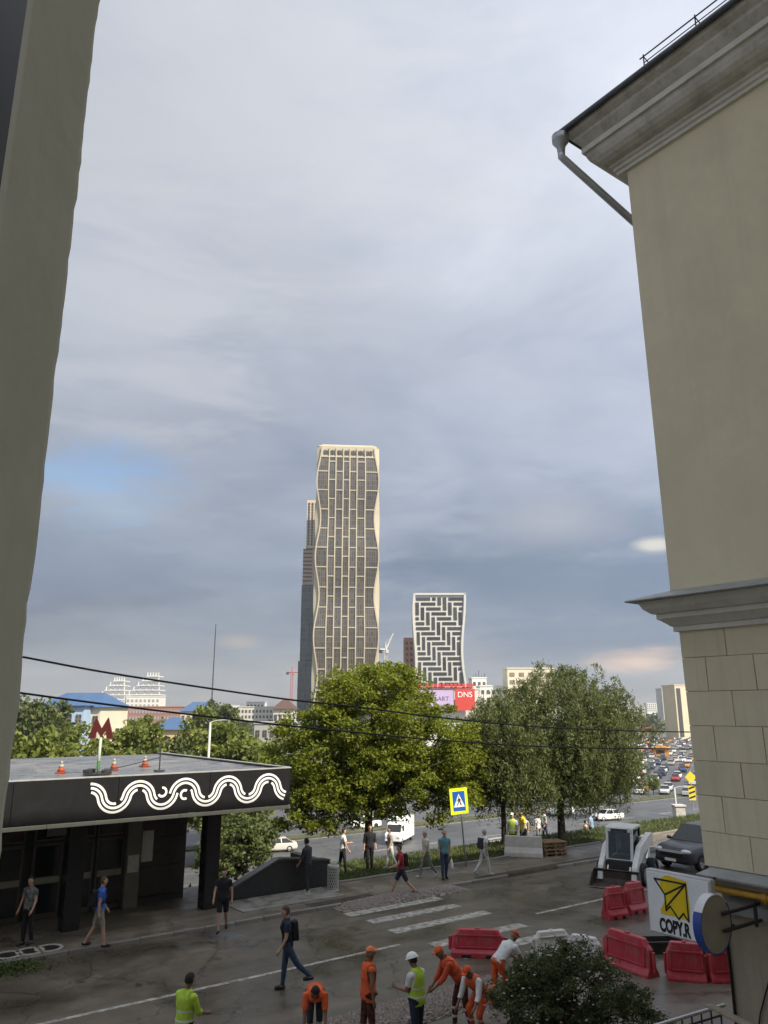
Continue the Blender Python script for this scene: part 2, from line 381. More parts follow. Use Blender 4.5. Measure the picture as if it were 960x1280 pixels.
def kerb_run(parent, v, u0, u1, z, w=0.15, gaps=()):
    me = MB().box((0, 0, 0), (0.985, w, 0.26)).mesh('kerb_stone', bevel=0.012); me.materials.append(m_kerb)
    u = u0
    while u < u1:
        if not any(a < u + 0.5 < b for a, b in gaps):
            o = link('kerb_stone', me, None, parent); o.location = W(u + 0.5, v + random.uniform(-0.012, 0.012), z - 0.13 + random.uniform(-0.012, 0.008))
            o.rotation_euler = (random.uniform(-0.02, 0.02), random.uniform(-0.008, 0.008), AXIS + random.uniform(-0.012, 0.012))
        u += 1.0
kerb_run(pave_far, 24.075, 0, 46, 0.115, gaps=((15.6, 18.2), (24, 26.6), (30, 31.2)))
kerb_run(soil, 26.83, 17.3, 48, 0.16)
kerb_run(pave_near, 14.33, -4, 34, 0.12, gaps=((9, 17),))
slab('trench', 22.5, 34.5, 24.17, 24.48, -0.02, 0.10, m_soil)
slab('trench', 14.9, 17.6, 24.2, 24.7, -0.02, 0.10, m_soil)
def road_mark(u0, u1, v0, v1, parent=None, z=0.004, name='marking', ju=0.0):
    n = max(1, int((u1-u0)/1.5)); mb = MB()
    for k in range(n):
        a, b = u0 + (u1-u0)*k/n, u0 + (u1-u0)*(k+1)/n
        mb.add([W(a, v0, z), W(b, v0, z), W(b, v1, z), W(a, v1, z)], [(0, 1, 2, 3)])
    o = mb.build(name, m_line); o.parent = parent; return o
road_mark(-4, 14.9, 19.30, 19.44, road); road_mark(20.6, 60, 19.35, 19.49, road)
for k, v in enumerate((23.0, 21.85, 20.55, 18.75, 17.5)):
    road_mark(15.5 + (0.1 if k % 2 else 0), 19.5 - (0.2 if k % 2 else 0.0), v - 0.25, v + 0.25, road, name='crossing_stripe')
for v in (58, 66, 74, 95, 104, 113, 122):             # lane dashes down on the avenue
    for k in range(26): road_mark(-20 + k*9, -20 + k*9 + 3.2, v, v + 0.22, avenue, -8.494)
for v in (50.5, 85, 89, 131): road_mark(-40, 240, v, v + 0.25, avenue, -8.494)
for k in range(12): road_mark(36, 40.5, 51 + k*1.5, 51.8 + k*1.5, avenue, -8.494, 'crossing_stripe')
for k in range(9): road_mark(68, 72, 60 + k*1.5, 60.8 + k*1.5, avenue, -8.494, 'crossing_stripe')
slab('median', 20, 400, 86, 88.4, -8.7, -8.36, mat('median_soil', (0.07, 0.075, 0.035), 0.9, var=0.4, scale=1.0))
slab('car_park', 70, 700, 136, 560, -8.7, -8.47, mat('car_park_asphalt', (0.11, 0.108, 0.10), 0.8, var=0.25, scale=0.05))

# ------------------------------------------------------------------ the building the picture is taken from (shades the street)
def home_building():
    V0 = 1.056                                     # outer wall plane
    t = thing('plastered_house', 'grey plastered window jamb close up along the left edge', 'building', W(0, V0, 0), AXIS)
    pl = mat('jamb_plaster', (0.60, 0.61, 0.545), 0.9, var=0.07, scale=4, bump=0.06, bscale=60, stain=(7, 0.5, 0.8, (0.52, 0.51, 0.46), 0.5), streak=(5, (0.5, 0.49, 0.43), 0.4))
    j0 = UV(-0.45, 0.98)[0]                        # jamb corner along u
    w0, w1, z0, z1 = j0, 11.2, 4.9, 13.0
    H = 25.6; D = 0.34
    mb = MB()
    def bx(m, u0, u1, y0, y1, a, b): m.box(((u0+u1)/2, (y0+y1)/2, (a+b)/2), (u1-u0, y1-y0, b-a))
    bx(mb, -45, w0 - 0.5, -2.3, 0, 0, H); mb.build('side_bay', m_plaster, t)
    mb = MB(); bx(mb, -45, 40, -13, -2.301, 0, H + 2); mb.build('main_wall', m_plaster, t)
    mb = MB(); bx(mb, -45.5, 40.5, -13.5, -1.8, H + 2.01, H + 2.4); mb.build('roof', m_zinc_dark, t)
    mb = MB(); bx(mb, w0 - 0.499, 3.0, -2.3, 0.0, 4.7, 4.9); mb.build('balcony_floor', m_cornice2, t)
    # jamb: its outer edge is chipped; the reveal is splayed a little
    inv = Matrix.Rotation(-AXIS, 3, 'Z')
    def loc(x, y): q = inv @ Vector((x, y, 0)); return Vector((q.x, q.y - V0))
    jm = MB(); N_ = 420; rings = []
    for k in range(N_ + 1):
        z = z0 - 0.3 + (z1 - z0 + 0.6)*k/N_
        c = 0.0026*mnoise.noise((0, 0, z*9)) + 0.0022*mnoise.noise((3, 0, z*42)) - (0.006*max(0, mnoise.noise((7, 2, z*3.1)) - 0.35))
        A = loc(-0.45, 0.777); B = loc(-0.45 - 0.0005 + c*0.3, 0.965); Cc = loc(-0.453 + c, 0.98 + c); Dd = loc(-0.475 + c*0.5, 0.9885); E_ = Vector((w0 - 0.5, 0.0)); F_ = Vector((w0 - 0.5, -0.34))
        G = loc(-0.45, 0.50)
        rings.append([(q.x, q.y, z) for q in (A, B, Cc, Dd, E_, F_)])
    jm.loft(rings); jm.build('window_jamb', pl, t)
    fr = MB(); A = loc(-0.452, 0.776); 
    def post(x0, x1, y0, y1, m, name):
        b = MB(); ring = lambda z: [(*loc(x0, y0), z), (*loc(x1, y0), z), (*loc(x1, y1), z), (*loc(x0, y1), z)]
        b.loft([ring(z0 - 0.3), ring(z1 + 0.3)]); b.build(name, m, t)
    post(-0.54, -0.441, 0.755, 0.776, mat('pale_frame', (0.62, 0.62, 0.56), 0.5), 'window_frame')
    post(-0.56, -0.436, 0.69, 0.754, mat('dark_gasket', (0.012, 0.014, 0.03), 0.4), 'window_gasket')
home_building()

# ------------------------------------------------------------------ the wing on the right
WU, WV = 11.7, 7.5
def wing():
    t = thing('apartment_wing', 'beige plastered building wing with grey cornices on the right', 'building', W(WU, WV, 0), AXIS)
    L0, X1 = -8.7, 16.0
    def sweep(prof, m, name, parent, off=lambda z: 0.0, caps=True):
        mb = MB(); rings = []
        for end in range(3):
            ring = []
            for p, z in prof:
                p = p - off(z)
                ring.append(((-p, L0, z), (-p, p, z), (X1, p, z))[end])
            rings.append(ring)
        mb.loft(rings, cap=False, close=True); return mb.build(name, m, parent)
    offu = lambda z: -0.05 - 0.15*(z - 8.45)/8.35            # the wall leans a hair
    def wallbox(z0, z1, x0, x1, y1, y2, name, m):
        mb = MB(); mb.add([(x0, L0, z0), (X1, L0, z0), (X1, y1, z0), (x0, y1, z0), (x1, L0, z1), (X1, L0, z1), (X1, y2, z1), (x1, y2, z1)],
            [(3,2,1,0),(4,5,6,7),(0,1,5,4),(1,2,6,5),(2,3,7,6),(3,0,4,7)]); return mb.build(name, m, t)
    wallbox(8.2, 17.4, -0.05, -0.2, 0.05, 0.05, 'upper_wall', m_plaster)
    lw = wallbox(3.9, 7.9, 0.13, 0.03, -0.05, -0.03, 'lower_wall', m_joint)
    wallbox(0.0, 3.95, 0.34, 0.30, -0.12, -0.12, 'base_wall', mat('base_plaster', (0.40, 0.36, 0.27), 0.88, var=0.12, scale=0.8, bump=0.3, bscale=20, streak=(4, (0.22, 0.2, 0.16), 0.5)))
    # scored blocks on the street side and the end
    rows = [4.15, 4.66, 5.2, 5.72, 6.26, 6.8, 7.34, 7.80]
    for r in range(len(rows) - 1):
        z0, z1 = rows[r] + 0.004, rows[r+1] - 0.004
        y = 0.0; k = 0; w = 0.42 if r % 2 else 0.8
        while y > -4.4:
            y2 = max(y - w, -4.5)
            xo = lambda z: 0.10 - 0.10*(z - 4.1)/3.7 + random.uniform(-0.003, 0.003)
            a, b = xo(z0), xo(z1)
            o = MB().add([(a, y2 + 0.005, z0), (0.5, y2 + 0.005, z0), (0.5, y - 0.005, z0), (a, y - 0.005, z0), (b, y2 + 0.005, z1), (0.5, y2 + 0.005, z1), (0.5, y - 0.005, z1), (b, y - 0.005, z1)],
                [(3,2,1,0),(4,5,6,7),(0,1,5,4),(1,2,6,5),(2,3,7,6),(3,0,4,7)]).build('stone_block', m_block, lw, bevel=0.004)
            y = y2; w = random.choice((0.74, 0.8, 0.86)); k += 1
    # cornice under the eaves
    o2 = lambda z: 0.2
    cb = lambda prof: [(p + 0.2, z) for p, z in prof]
    Z = 16.72
    sweep(cb([(-0.1, Z), (0.05, Z), (0.05, Z+.07), (0.09, Z+.09), (0.09, Z+.16), (0.14, Z+.18), (0.14, Z+.22), (-0.1, Z+.22)]), m_cornice2, 'bed_moulding', t)
    cov = [(-0.1, Z+.221), (0.15, Z+.221)] + [(0.15 + 0.30*math.sin(R(a)), Z + .24 + 0.34*(1 - math.cos(R(a)))) for a in (0, 18, 36, 54, 72, 90)] + [(-0.1, Z+.58)]
    sweep(cb(cov), m_cornice, 'cove', t)
    sweep(cb([(-0.1, Z+.581), (0.50, Z+.581), (0.50, Z+.70), (-0.1, Z+.70)]), m_cornice2, 'fascia_band', t)
    sweep(cb([(-0.1, Z+.701), (0.46, Z+.701), (0.54, Z+.80), (0.60, Z+.88), (0.60, Z+.95), (0.70, Z+1.02), (0.72, Z+1.12), (-0.1, Z+1.12)]), m_cornice, 'crown_moulding', t)
    rf = sweep(cb([(-0.1, Z+1.121), (0.80, Z+1.121), (0.82, Z+1.16), (0.80, Z+1.20), (-1.4, Z+1.95), (-1.4, Z+1.9), (-0.1, Z+1.2)]), m_zinc_dark, 'roof_edge', t)
    # roof rail
    rail = MB(); y0 = -0.95
    for k in range(8):
        y = y0 - k*1.05; rail.tube([(-0.86, y, Z+1.2), (-0.86, y, Z+1.58)], 0.014, 6); rail.tube([(-0.86, y, Z+1.54), (-0.40, y - 0.02, Z+1.36)], 0.01, 5)
    rail.tube([(-0.86, y0 + 0.08, Z+1.54), (-0.86, L0, Z+1.54)], 0.014, 6); rail.tube([(-0.86, y0, Z+1.40), (-0.86, L0, Z+1.40)], 0.010, 6)
    rail.build('snow_guard', m_steel, rf)
    # ledge between the storeys
    Zl = 7.78
    lb = lambda prof: [(p + 0.03, z) for p, z in prof]
    sweep(lb([(-0.1, Zl), (0.03, Zl), (0.03, Zl+.08), (0.06, Zl+.09), (0.10, Zl+.13), (0.19, Zl+.20), (0.21, Zl+.21), (0.21, Zl+.29), (0.27, Zl+.30), (0.36, Zl+.38), (0.40, Zl+.46), (0.42, Zl+.50), (-0.1, Zl+.50)]), m_cornice2, 'ledge_moulding', t)
    sweep(lb([(-0.1, Zl+.501), (0.56, Zl+.501), (0.57, Zl+.515), (0.56, Zl+.53), (0.0, Zl+.70), (-0.1, Zl+.70)]), m_flash, 'ledge_flashing', t)
    # base drip ledge
    sweep([(-0.3, 4.02), (0.02, 4.02), (0.05, 4.0), (0.06, 4.02), (0.06, 4.04), (-0.12, 4.148), (-0.3, 4.148)], m_flash, 'base_flashing', t)
    sweep([(-0.5, 3.50), (-0.20, 3.50), (-0.20, 3.66), (-0.28, 3.74), (-0.5, 3.74)], m_flash, 'base_band', t)
    # downpipe off the eaves corner
    dp = MB(); q = 0.2
    hop = MB(); hc = Vector((-0.98, 0.98, Z + 0.86))
    hop.lathe([(0.075, -0.20), (0.09, -0.06), (0.17, 0.06), (0.17, 0.2), (0.15, 0.2), (0.15, 0.08), (0.08, -0.04)], 16, hc, cap=False)
    e1 = hc + Vector((0, 0, -0.16)); e2 = e1 + Vector((0.0, 0, -0.14)); e3 = Vector((0.40, 0.18, Z - 1.02)); e4 = Vector((0.95, 0.17, Z - 1.5))
    dp.tube([e1, e2, e2 + (e3-e2)*0.03, e2 + (e3-e2)*0.5, e3, e4, Vector((0.95, 0.17, 0.3))], 0.075, 12)
    d = dp.build('downpipe', m_zinc, t, smooth=True); hop.build('hopper', m_zinc, d, smooth=True)
    gt = MB(); gt.tube([(-0.98, 0.98, Z+1.12), (-0.98, L0, Z+1.16)], 0.05, 8); gt.tube([(-0.98, 0.98, Z+1.12), (X1, 0.98, Z+1.16)], 0.05, 8); gt.build('gutter', m_zinc_dark, t, smooth=True)
    # gas pipe
    gy = mat('yellow_pipe_paint', (0.55, 0.30, 0.03), 0.45, var=0.15, scale=6)
    gp = MB(); gp.tube([(0.5, 0.02, 3.85), (0.3, 0.10, 3.85), (0.10, 0.06, 3.85), (0.06, -0.08, 3.85), (0.06, -5.5, 3.85)], 0.048, 10)
    g = gp.build('gas_pipe', gy, t, smooth=True)
    for y in (-0.95, -3.0):
        cl = MB(); cl.tube([(0.06, y - 0.04, 3.85), (0.06, y + 0.04, 3.85)], 0.066, 12); cl.box((0.2, y, 3.78), (0.32, 0.03, 0.03)); cl.build('pipe_clamp', gy, g)
    MB().tube([(0.28, -0.14, 3.5), (0.285, -0.15, 2.6), (0.28, -0.15, 1.2), (0.285, -0.15, 0.2)], 0.022, 8).build('wall_cable', m_black, t)
    MB().tube([(0.275, -0.9, 3.3), (0.28, -0.75, 2.7), (0.282, -0.55, 2.2), (0.285, -0.3, 1.2)], 0.012, 6).build('wall_cable', m_black, t)
wing()

# ------------------------------------------------------------------ signs bracketed to the wing
def wing_signs():
    # square light box; its printed face looks along -u
    t = thing('light_box_sign', 'square white shop sign with yellow paper plane and lettering on the wing', 'sign', W(11.0, 6.93, 3.22), AXIS)
    S = 0.90
    body = MB(); body.box((0.07, S/2 + 0.1, S/2), (0.13, S + 0.2, S)); body.build('sign_case', mat('sign_case_grey', (0.5, 0.5, 0.5), 0.5), t, bevel=0.03, seg=2)
    face = MB(); face.box((-0.004, S/2 + 0.1, S/2), (0.012, S + 0.14, S - 0.06)); f = face.build('sign_face', mat('sign_white', (0.78, 0.80, 0.82), 0.35, var=0.05, scale=2), t, bevel=0.004)
    def flat(poly, m, name, x=-0.0115, d=0.003):            # poly in (right, up) as read from the street
        MB().prism([(-(a) , b) for a, b in poly], x - d, x, axis='x').build(name, m, f)
    yel = mat('sign_yellow', (0.75, 0.55, 0.01), 0.5); blk = mat('sign_black', (0.012, 0.012, 0.014), 0.5)
    # right as read = -y ; shift so that left edge sits at y = S+0.1
    ox = -(S + 0.13)
    sh = lambda pts: [(ox + a*0.86 - 0.02, b) for a, b in pts]
    flat(sh([(0.26, 0.80), (0.40, 0.86), (0.60, 0.84), (0.78, 0.82), (0.80, 0.44), (0.78, 0.28), (0.55, 0.30), (0.22, 0.30), (0.22, 0.36), (0.34, 0.52), (0.24, 0.70)]), yel, 'yellow_patch')
    def stroke(pts, w=0.026):
        for (a, b), (c, d_) in zip(pts[:-1], pts[1:]):
            L = math.hypot(c-a, d_-b); nx, ny = -(d_-b)/L*w/2, (c-a)/L*w/2; ex, ey = (c-a)/L*w*0.4, (d_-b)/L*w*0.4
            flat(sh([(a-ex+nx, b-ey+ny), (c+ex+nx, d_+ey+ny), (c+ex-nx, d_+ey-ny), (a-ex-nx, b-ey-ny)]), blk, 'drawn_line', x=-0.0150)
    stroke([(0.14, 0.78), (0.76, 0.78), (0.76, 0.28), (0.67, 0.37), (0.57, 0.28), (0.42, 0.43), (0.33, 0.36), (0.33, 0.58), (0.14, 0.78)])
    stroke([(0.76, 0.78), (0.33, 0.58)]); stroke([(0.76, 0.78), (0.33, 0.40)])
    me = text_mesh('COPY.R', 0.25, 0.004, 'LEFT', 0.011)
    bx_ = [v.co.x for v in me.vertices]; xform(me, Matrix.Scale(0.52/(max(bx_) - min(bx_)), 4, (1, 0, 0)))
    xform(me, Matrix(((0, 0, 1, -0.014), (-1, 0, 0, S + 0.13 - 0.13), (0, 1, 0, 0.14), (0, 0, 0, 1))))
    link('lettering', me, blk, f)
    for z_ in (S - 0.1, 0.1): MB().tube([(0.1, 0.35, z_), (1.0, 0.3, z_)], 0.02, 6).build('bracket', m_steel, t)
    # round sign seen from behind
    r = thing('round_sign', 'round sign with blue and white rim seen from behind on brackets', 'sign', W(10.72, 6.72, 3.62), AXIS)
    rr = 0.37; n = 40
    def disc(y0, y1, rad): 
        mb = MB(); mb.prism([(rad*math.cos(2*math.pi*k/n), rad*math.sin(2*math.pi*k/n)) for k in range(n)], y0, y1); return mb
    disc(0.0, 0.012, rr - 0.005).build('back_plate', mat('sign_back_grey', (0.36, 0.335, 0.29), 0.6, var=0.08), r)
    for a0, a1, m in ((-30, 118, 'rim_blue'), (118, 330, 'rim_blue'), ):
        pass
    def rim(a0, a1, m):
        mb = MB(); rings = []
        for k in range(25):
            a = R(a0 + (a1-a0)*k/24); c_, s_ = math.cos(a), math.sin(a)
            rings.append([(rr*c_, -0.006, rr*s_), ((rr+.012)*c_, -0.006, (rr+.012)*s_), ((rr+.012)*c_, 0.12, (rr+.012)*s_), (rr*c_, 0.12, rr*s_)])
        mb.loft(rings); return mb.build('rim', m, r, smooth=False)
    rim(40, 150, mat('rim_white', (0.75, 0.76, 0.78), 0.4)); rim(150.2, 399.8, mat('rim_blue', (0.03, 0.07, 0.32), 0.4))
    disc(0.106, 0.118, rr - 0.005).build('front_face', mat('rim_white', (0.75,)*3), r)
    bk = MB()
    for z in (0.12, -0.10): bk.box((0.62, -0.03, z), (1.0, 0.035, 0.04)); 
    bk.box((0.98, -0.03, 0.01), (0.04, 0.036, 0.36)); bk.build('bracket', m_steel, r)
wing_signs()

# ------------------------------------------------------------------ metro pavilion
def metro():
    t = thing('metro_pavilion', 'dark metro entrance pavilion with white wave pattern on black fascia', 'building', W(14.3, 24.95, 0), AXIS)
    ZB, ZT = 3.28, 4.48; LEN = 24.0; DEP = 12.6
    fas = mat('black_fascia', (0.009, 0.0095, 0.011), 0.42, var=0.2, scale=2, stain=(3, 0.5, 0.8, (0.02, 0.02, 0.021), 0.5))
    # roof slab
    r = MB(); r.box((-LEN/2, DEP/2, (ZB+ZT)/2 + 0.02), (LEN - 0.12, DEP - 0.12, ZT - ZB - 0.16)); rf = r.build('roof_slab', mat('soffit', (0.12, 0.115, 0.10), 0.8), t)
    top = MB().box((-LEN/2, DEP/2, ZT - 0.035), (LEN - 0.14, DEP - 0.14, 0.06)).build('roof_deck', asphalt_mat('wet_roofing', (0.15, 0.15, 0.148), 0.5, 0.5, 0.08), t)
    # fascia panels, front and right side
    nP = 8; w = LEN / nP
    for k in range(nP): MB().box((-w*(k + 0.5), -0.02, (ZB+ZT)/2 + 0.04), (w - 0.012, 0.06, ZT - ZB)).build('fascia_panel', fas, t, bevel=0.004)
    for k in range(4): MB().box((0.02, DEP/4*(k + 0.5), (ZB+ZT)/2 + 0.04), (0.06, DEP/4 - 0.012, ZT - ZB)).build('fascia_panel', fas, t, bevel=0.004)
    MB().box((-LEN/2, 0.02, ZT + 0.065), (LEN + 0.1, 0.16, 0.03)).build('roof_flashing', m_flash, t)
    MB().box((0.03, DEP/2 + 0.06, ZT + 0.066), (0.16, DEP - 0.1, 0.03)).build('roof_flashing', m_flash, t)
    trim = mat('trim_beige', (0.46, 0.42, 0.31), 0.6, var=0.1, scale=2, streak=(4, (0.3, 0.27, 0.2), 0.5))
    for k in range(6): MB().box((-4*(k + 0.5), -0.03, ZB - 0.035), (3.985, 0.12, 0.11)).build('soffit_trim', trim, t, bevel=0.005)
    MB().box((0.03, DEP/2 + 0.05, ZB - 0.035), (0.12, DEP, 0.11)).build('soffit_trim', trim, t)
    # wave pattern: three parallel bands with breaks
    ctr = []; per = 1.50; A = 0.235; x0 = -6.86; zc = (ZB+ZT)/2 + 0.05
    rA = 0.383; aA = math.asin(per/4/rA); zA = rA*(1 - math.cos(aA))
    def P(x):                                    # arcs of 140 degrees, alternately crest and trough
        k = math.floor((x - x0)/(per/2) + 0.5); dx = x - x0 - k*per/2; sgn = 1 if k % 2 == 0 else -1
        return Vector((x, zc + sgn*(math.sqrt(max(1e-6, rA*rA - dx*dx)) - rA*math.cos(aA))))
    def band(off, xa, xb, wd=0.068):
        n = int((xb - xa)/0.02) + 1; rings = []
        for k in range(n + 1):
            x = xa + (xb - xa)*k/n; p = P(x); d_ = P(x + 0.012) - P(x - 0.012); d_.normalize(); nn = Vector((-d_.y, d_.x))
            a, b = p + nn*(off - wd/2), p + nn*(off + wd/2)
            rings.append([(a.x, -0.052, a.y), (b.x, -0.052, b.y), (b.x, -0.068, b.y), (a.x, -0.068, a.y)])
        MB().loft(rings).build('wave_band', m_white, t)
    o = 0.122
    for off, spans in ((0.0, [(0.02, 6.68)]), (o, [(0.0, 0.83), (1.04, 2.02), (2.62, 3.66), (3.86, 5.1), (5.3, 6.7)]), (-o, [(0.06, 1.42), (1.66, 2.64), (3.3, 4.42), (4.6, 6.02), (6.2, 6.66)])):
        for a, b in spans: band(off, x0 + a, x0 + b)
    def arc(cx, cz, rad, a0, a1, wd=0.068):
        rings = []
        for k in range(25):
            a = R(a0 + (a1 - a0)*k/24); rings.append([(cx + q*math.cos(a), y_, cz + q*math.sin(a)) for q, y_ in ((rad - wd/2, -.052), (rad + wd/2, -.052), (rad + wd/2, -.068), (rad - wd/2, -.068))])
        MB().loft(rings).build('wave_band', m_white, t)
    arc(x0 + 2.25, zc + 0.07, 0.13, -150, 95); arc(x0 + 3.0, zc - 0.05, 0.13, 60, 300)
    # columns
    for u in (12.05, 7.57, 3.1, -1.4):
        cx = u - 14.3
        MB().box((cx, 1.30, ZB/2 - 0.02), (0.50, 0.50, ZB - 0.06)).build('column', m_granite, t, bevel=0.012)
    # entrance wall: recessed glazing, doors and panels
    YW = 3.05; stone = mat('brown_stone_panel', (0.055, 0.048, 0.042), 0.28, var=0.25, scale=6, rnd=0.12)
    MB().box((-2.35 - 10.7, YW + 4.6, -2.9), (21.4, 9.0, 12.1)).build('body_wall', mat('body_stone', (0.045, 0.04, 0.037), 0.5, var=0.2), t)
    def panel(xa, xb, za, zb, y, m, name, d=0.05, parent=t): return MB().box(((xa+xb)/2, y, (za+zb)/2), (xb-xa, d, zb-za)).build(name, m, parent, bevel=0.004)
    paper = mat('paper_notice', (0.55, 0.53, 0.47), 0.7, var=0.15, scale=6)
    for k, (xa, xb) in enumerate([(-4.10, -2.40), (-10.9, -9.3)]):
        for j in range(3): panel(xa, xb, 0.35 + j*0.93, 0.35 + (j+1)*0.93 - 0.012, YW, stone, 'stone_panel')
    panel(-4.6, -4.12, 0.1, 3.2, YW - 0.12, mat('grey_pilaster', (0.17, 0.16, 0.14), 0.5, var=0.15), 'pilaster', 0.3)
    panel(-9.28, -8.9, 0.1, 3.2, YW - 0.12, mat('grey_pilaster', (0.17,)*3), 'pilaster', 0.3)
    frame = mat('door_frame', (0.10, 0.092, 0.08), 0.45, metal=0.3)
    for xa in (-5.55, -6.55, -7.55, -8.75, -11.9, -12.9, -13.9):
        xb = xa + 0.94
        d_ = panel(xa, xb, 0.1, 2.35, YW, frame, 'door', 0.06)
        panel(xa + 0.09, xb - 0.09, 0.28, 1.12, YW - 0.045, m_glassd, 'pane', 0.03, d_)
        panel(xa + 0.09, xb - 0.09, 1.36, 2.25, YW - 0.045, m_glassd, 'pane', 0.03, d_)
        panel(xa + 0.07, xb - 0.07, 1.15, 1.33, YW - 0.05, mat('push_plate', (0.30, 0.28, 0.23), 0.45), 'push_plate', 0.035, d_)
        tr = panel(xa, xb, 2.40, 3.18, YW, frame, 'transom', 0.06); panel(xa + 0.07, xb - 0.07, 2.47, 3.1, YW - 0.045, m_glassd, 'pane', 0.03, tr)
    panel(-4.02, -3.62, 1.45, 2.45, YW - 0.06, paper, 'notice', 0.02); panel(-4.55, -4.17, 1.2, 1.75, YW - 0.29, paper, 'notice', 0.015)
    panel(-7.2, -6.1, 2.55, 2.95, YW - 0.09, mat('dim_sign', (0.18, 0.175, 0.16), 0.6), 'entrance_sign', 0.03)
    panel(-10.5, -9.9, 2.3, 2.8, YW - 0.06, mat('dim_sign', (0.18,)*3), 'entrance_sign', 0.03)
    return t
metro()
def roof_items():
    Z = 4.49
    red = mat('metro_red', (0.085, 0.014, 0.013), 0.45); 
    def onroof(px, py): return gnd(px, py, Z)
    p = onroof(122, 968); m = thing('metro_sign', 'red letter M on a pale post on the pavilion roof', 'sign', p, 0.12)
    po = MB(); po.tube([(0, 0, 0.02), (0, 0, 1.15)], 0.045, 10); po.build('post', mat('pale_green_post', (0.38, 0.45, 0.36), 0.5), m, smooth=True)
    gb = MB(); gb.tube([(0, 0, 0.18), (0, 0, 0.42)], 0.052, 10); gb.build('post_band', mat('green_band', (0.06, 0.22, 0.05), 0.5), m)
    MB().box((0, 0, 0.025), (0.75, 0.75, 0.05)).build('base_plate', m_steel, m, bevel=0.01)
    for dx, dy in ((-.28, -.2), (.28, -.2), (.26, .22), (-.26, .22)): MB().box((dx, dy, 0.11), (0.24, 0.16, 0.11), rz=dx).build('ballast_block', m_steel, m, bevel=0.01)
    half = [(0, -0.12), (0.11, 0.50), (0.14, 0.53)]
    poly = [(-0.50, 0.0), (-0.24, 0.92), (0.0, 0.42), (0.24, 0.92), (0.50, 0.0), (0.24, 0.0), (0.18, 0.35), (0.0, 0.06), (-0.18, 0.35), (-0.24, 0.0)]
    s = MB(); s.prism([(a*0.80, b*0.72 + 1.12) for a, b in poly], -0.06, 0.06); s.build('letter', red, m)
    cone_p = None
    for px, py, lb in ((76, 966, 'orange traffic cone left of the metro letter on the pavilion roof'), (142, 962, 'orange traffic cone just behind the metro letter on the roof'), (181, 958, 'orange traffic cone farthest right on the pavilion roof')):
        if cone_p is None:
            c = thing('traffic_cone', lb, 'cone', onroof(px, py), 0.3, 'cones on the pavilion roof')
            c.scale = (.72,)*3; og = mat('cone_orange', (0.30, 0.055, 0.02), 0.6)
            MB().box((0, 0, 0.025), (0.46, 0.46, 0.05)).build('cone_base', og, c, bevel=0.012)
            MB().lathe([(0.17, 0.05), (0.12, 0.22)], 14).build('lower_cone', og, c, smooth=True)
            MB().lathe([(0.12, 0.221), (0.08, 0.38)], 14).build('reflective_band', mat('cone_tip_white', (0.34, 0.31, 0.27), 0.5), c, smooth=True)
            MB().lathe([(0.08, 0.381), (0.04, 0.52)], 14).build('upper_cone', mat('cone_tip_white', (0.7, 0.66, 0.6), 0.5), c, smooth=True)
            cone_p = c
        else: dup(cone_p, onroof(px, py), random.random(), lb)
    a, b = onroof(199, 964), onroof(199, 964) + Vector((0.0, 0, 0))
    s = thing('roof_stanchion', 'thin grey stanchion with slack cable on the pavilion roof', 'post', a, AXIS)
    MB().tube([(0, 0, 0), (0, 0, 0.95)], 0.022, 7).build('stanchion', m_steel, s); MB().box((0, 0, 0.02), (0.3, 0.3, 0.04)).build('foot', m_steel, s)
    MB().tube([(0, 0, 0.45), (-1.2, -0.3, 0.25), (-2.6, -0.7, 0.06)], 0.014, 6).build('cable', m_black, s)
roof_items()

# stair parapet right of the pavilion
def parapet():
    t = thing('stair_parapet', 'black granite stair parapet with sloping top beside the pavilion', 'wall', W(12.75, 26.55, 0), AXIS)
    poly = [(0.0, 0.0), (0.0, 0.35), (2.1, 1.22), (2.35, 1.22), (4.35, 0.98), (4.35, 0.0)]
    MB().prism(poly, 0.0, 0.30).build('wall', mat('dark_granite_wall', (0.03, 0.03, 0.03), 0.45, var=0.3, scale=8), t, bevel=0.01)
    cop = MB(); top = poly[1:5]
    for (a, b), (c, d_) in zip(top[:-1], top[1:]):
        cop.add([(a, -0.04, b + .003), (c, -0.04, d_ + .003), (c, 0.34, d_ + .003), (a, 0.34, b + .003), (a, -0.04, b + 0.06), (c, -0.04, d_ + 0.06), (c, 0.34, d_ + 0.06), (a, 0.34, b + 0.06)],
            [(3,2,1,0),(4,5,6,7),(0,1,5,4),(1,2,6,5),(2,3,7,6),(3,0,4,7)])
    cop.build('coping', mat('coping_granite', (0.08, 0.078, 0.072), 0.35, var=0.2, scale=20), t)
    MB().box((4.20, 1.4, 0.5), (0.28, 2.2, 0.96)).build('return_wall', mat('dark_granite_wall', (0.03,)*3), t, bevel=0.01)
    pl = MB()
    for i in range(5):
        for j in range(2):
            MB().box((0.35 + i*0.80, -1.25 + j*0.80, 0.03), (0.79, 0.79, 0.06)).build('paving_slab', mat('pale_paving_slab', (0.34, 0.32, 0.28), 0.4, var=0.25, scale=2, rnd=0.12, stain=(2.0, 0.45, 0.62, (0.085, 0.075, 0.06), 0.8)), pave_plaza, loc=W(12.75, 26.55, 0.07), rz=AXIS)
parapet()

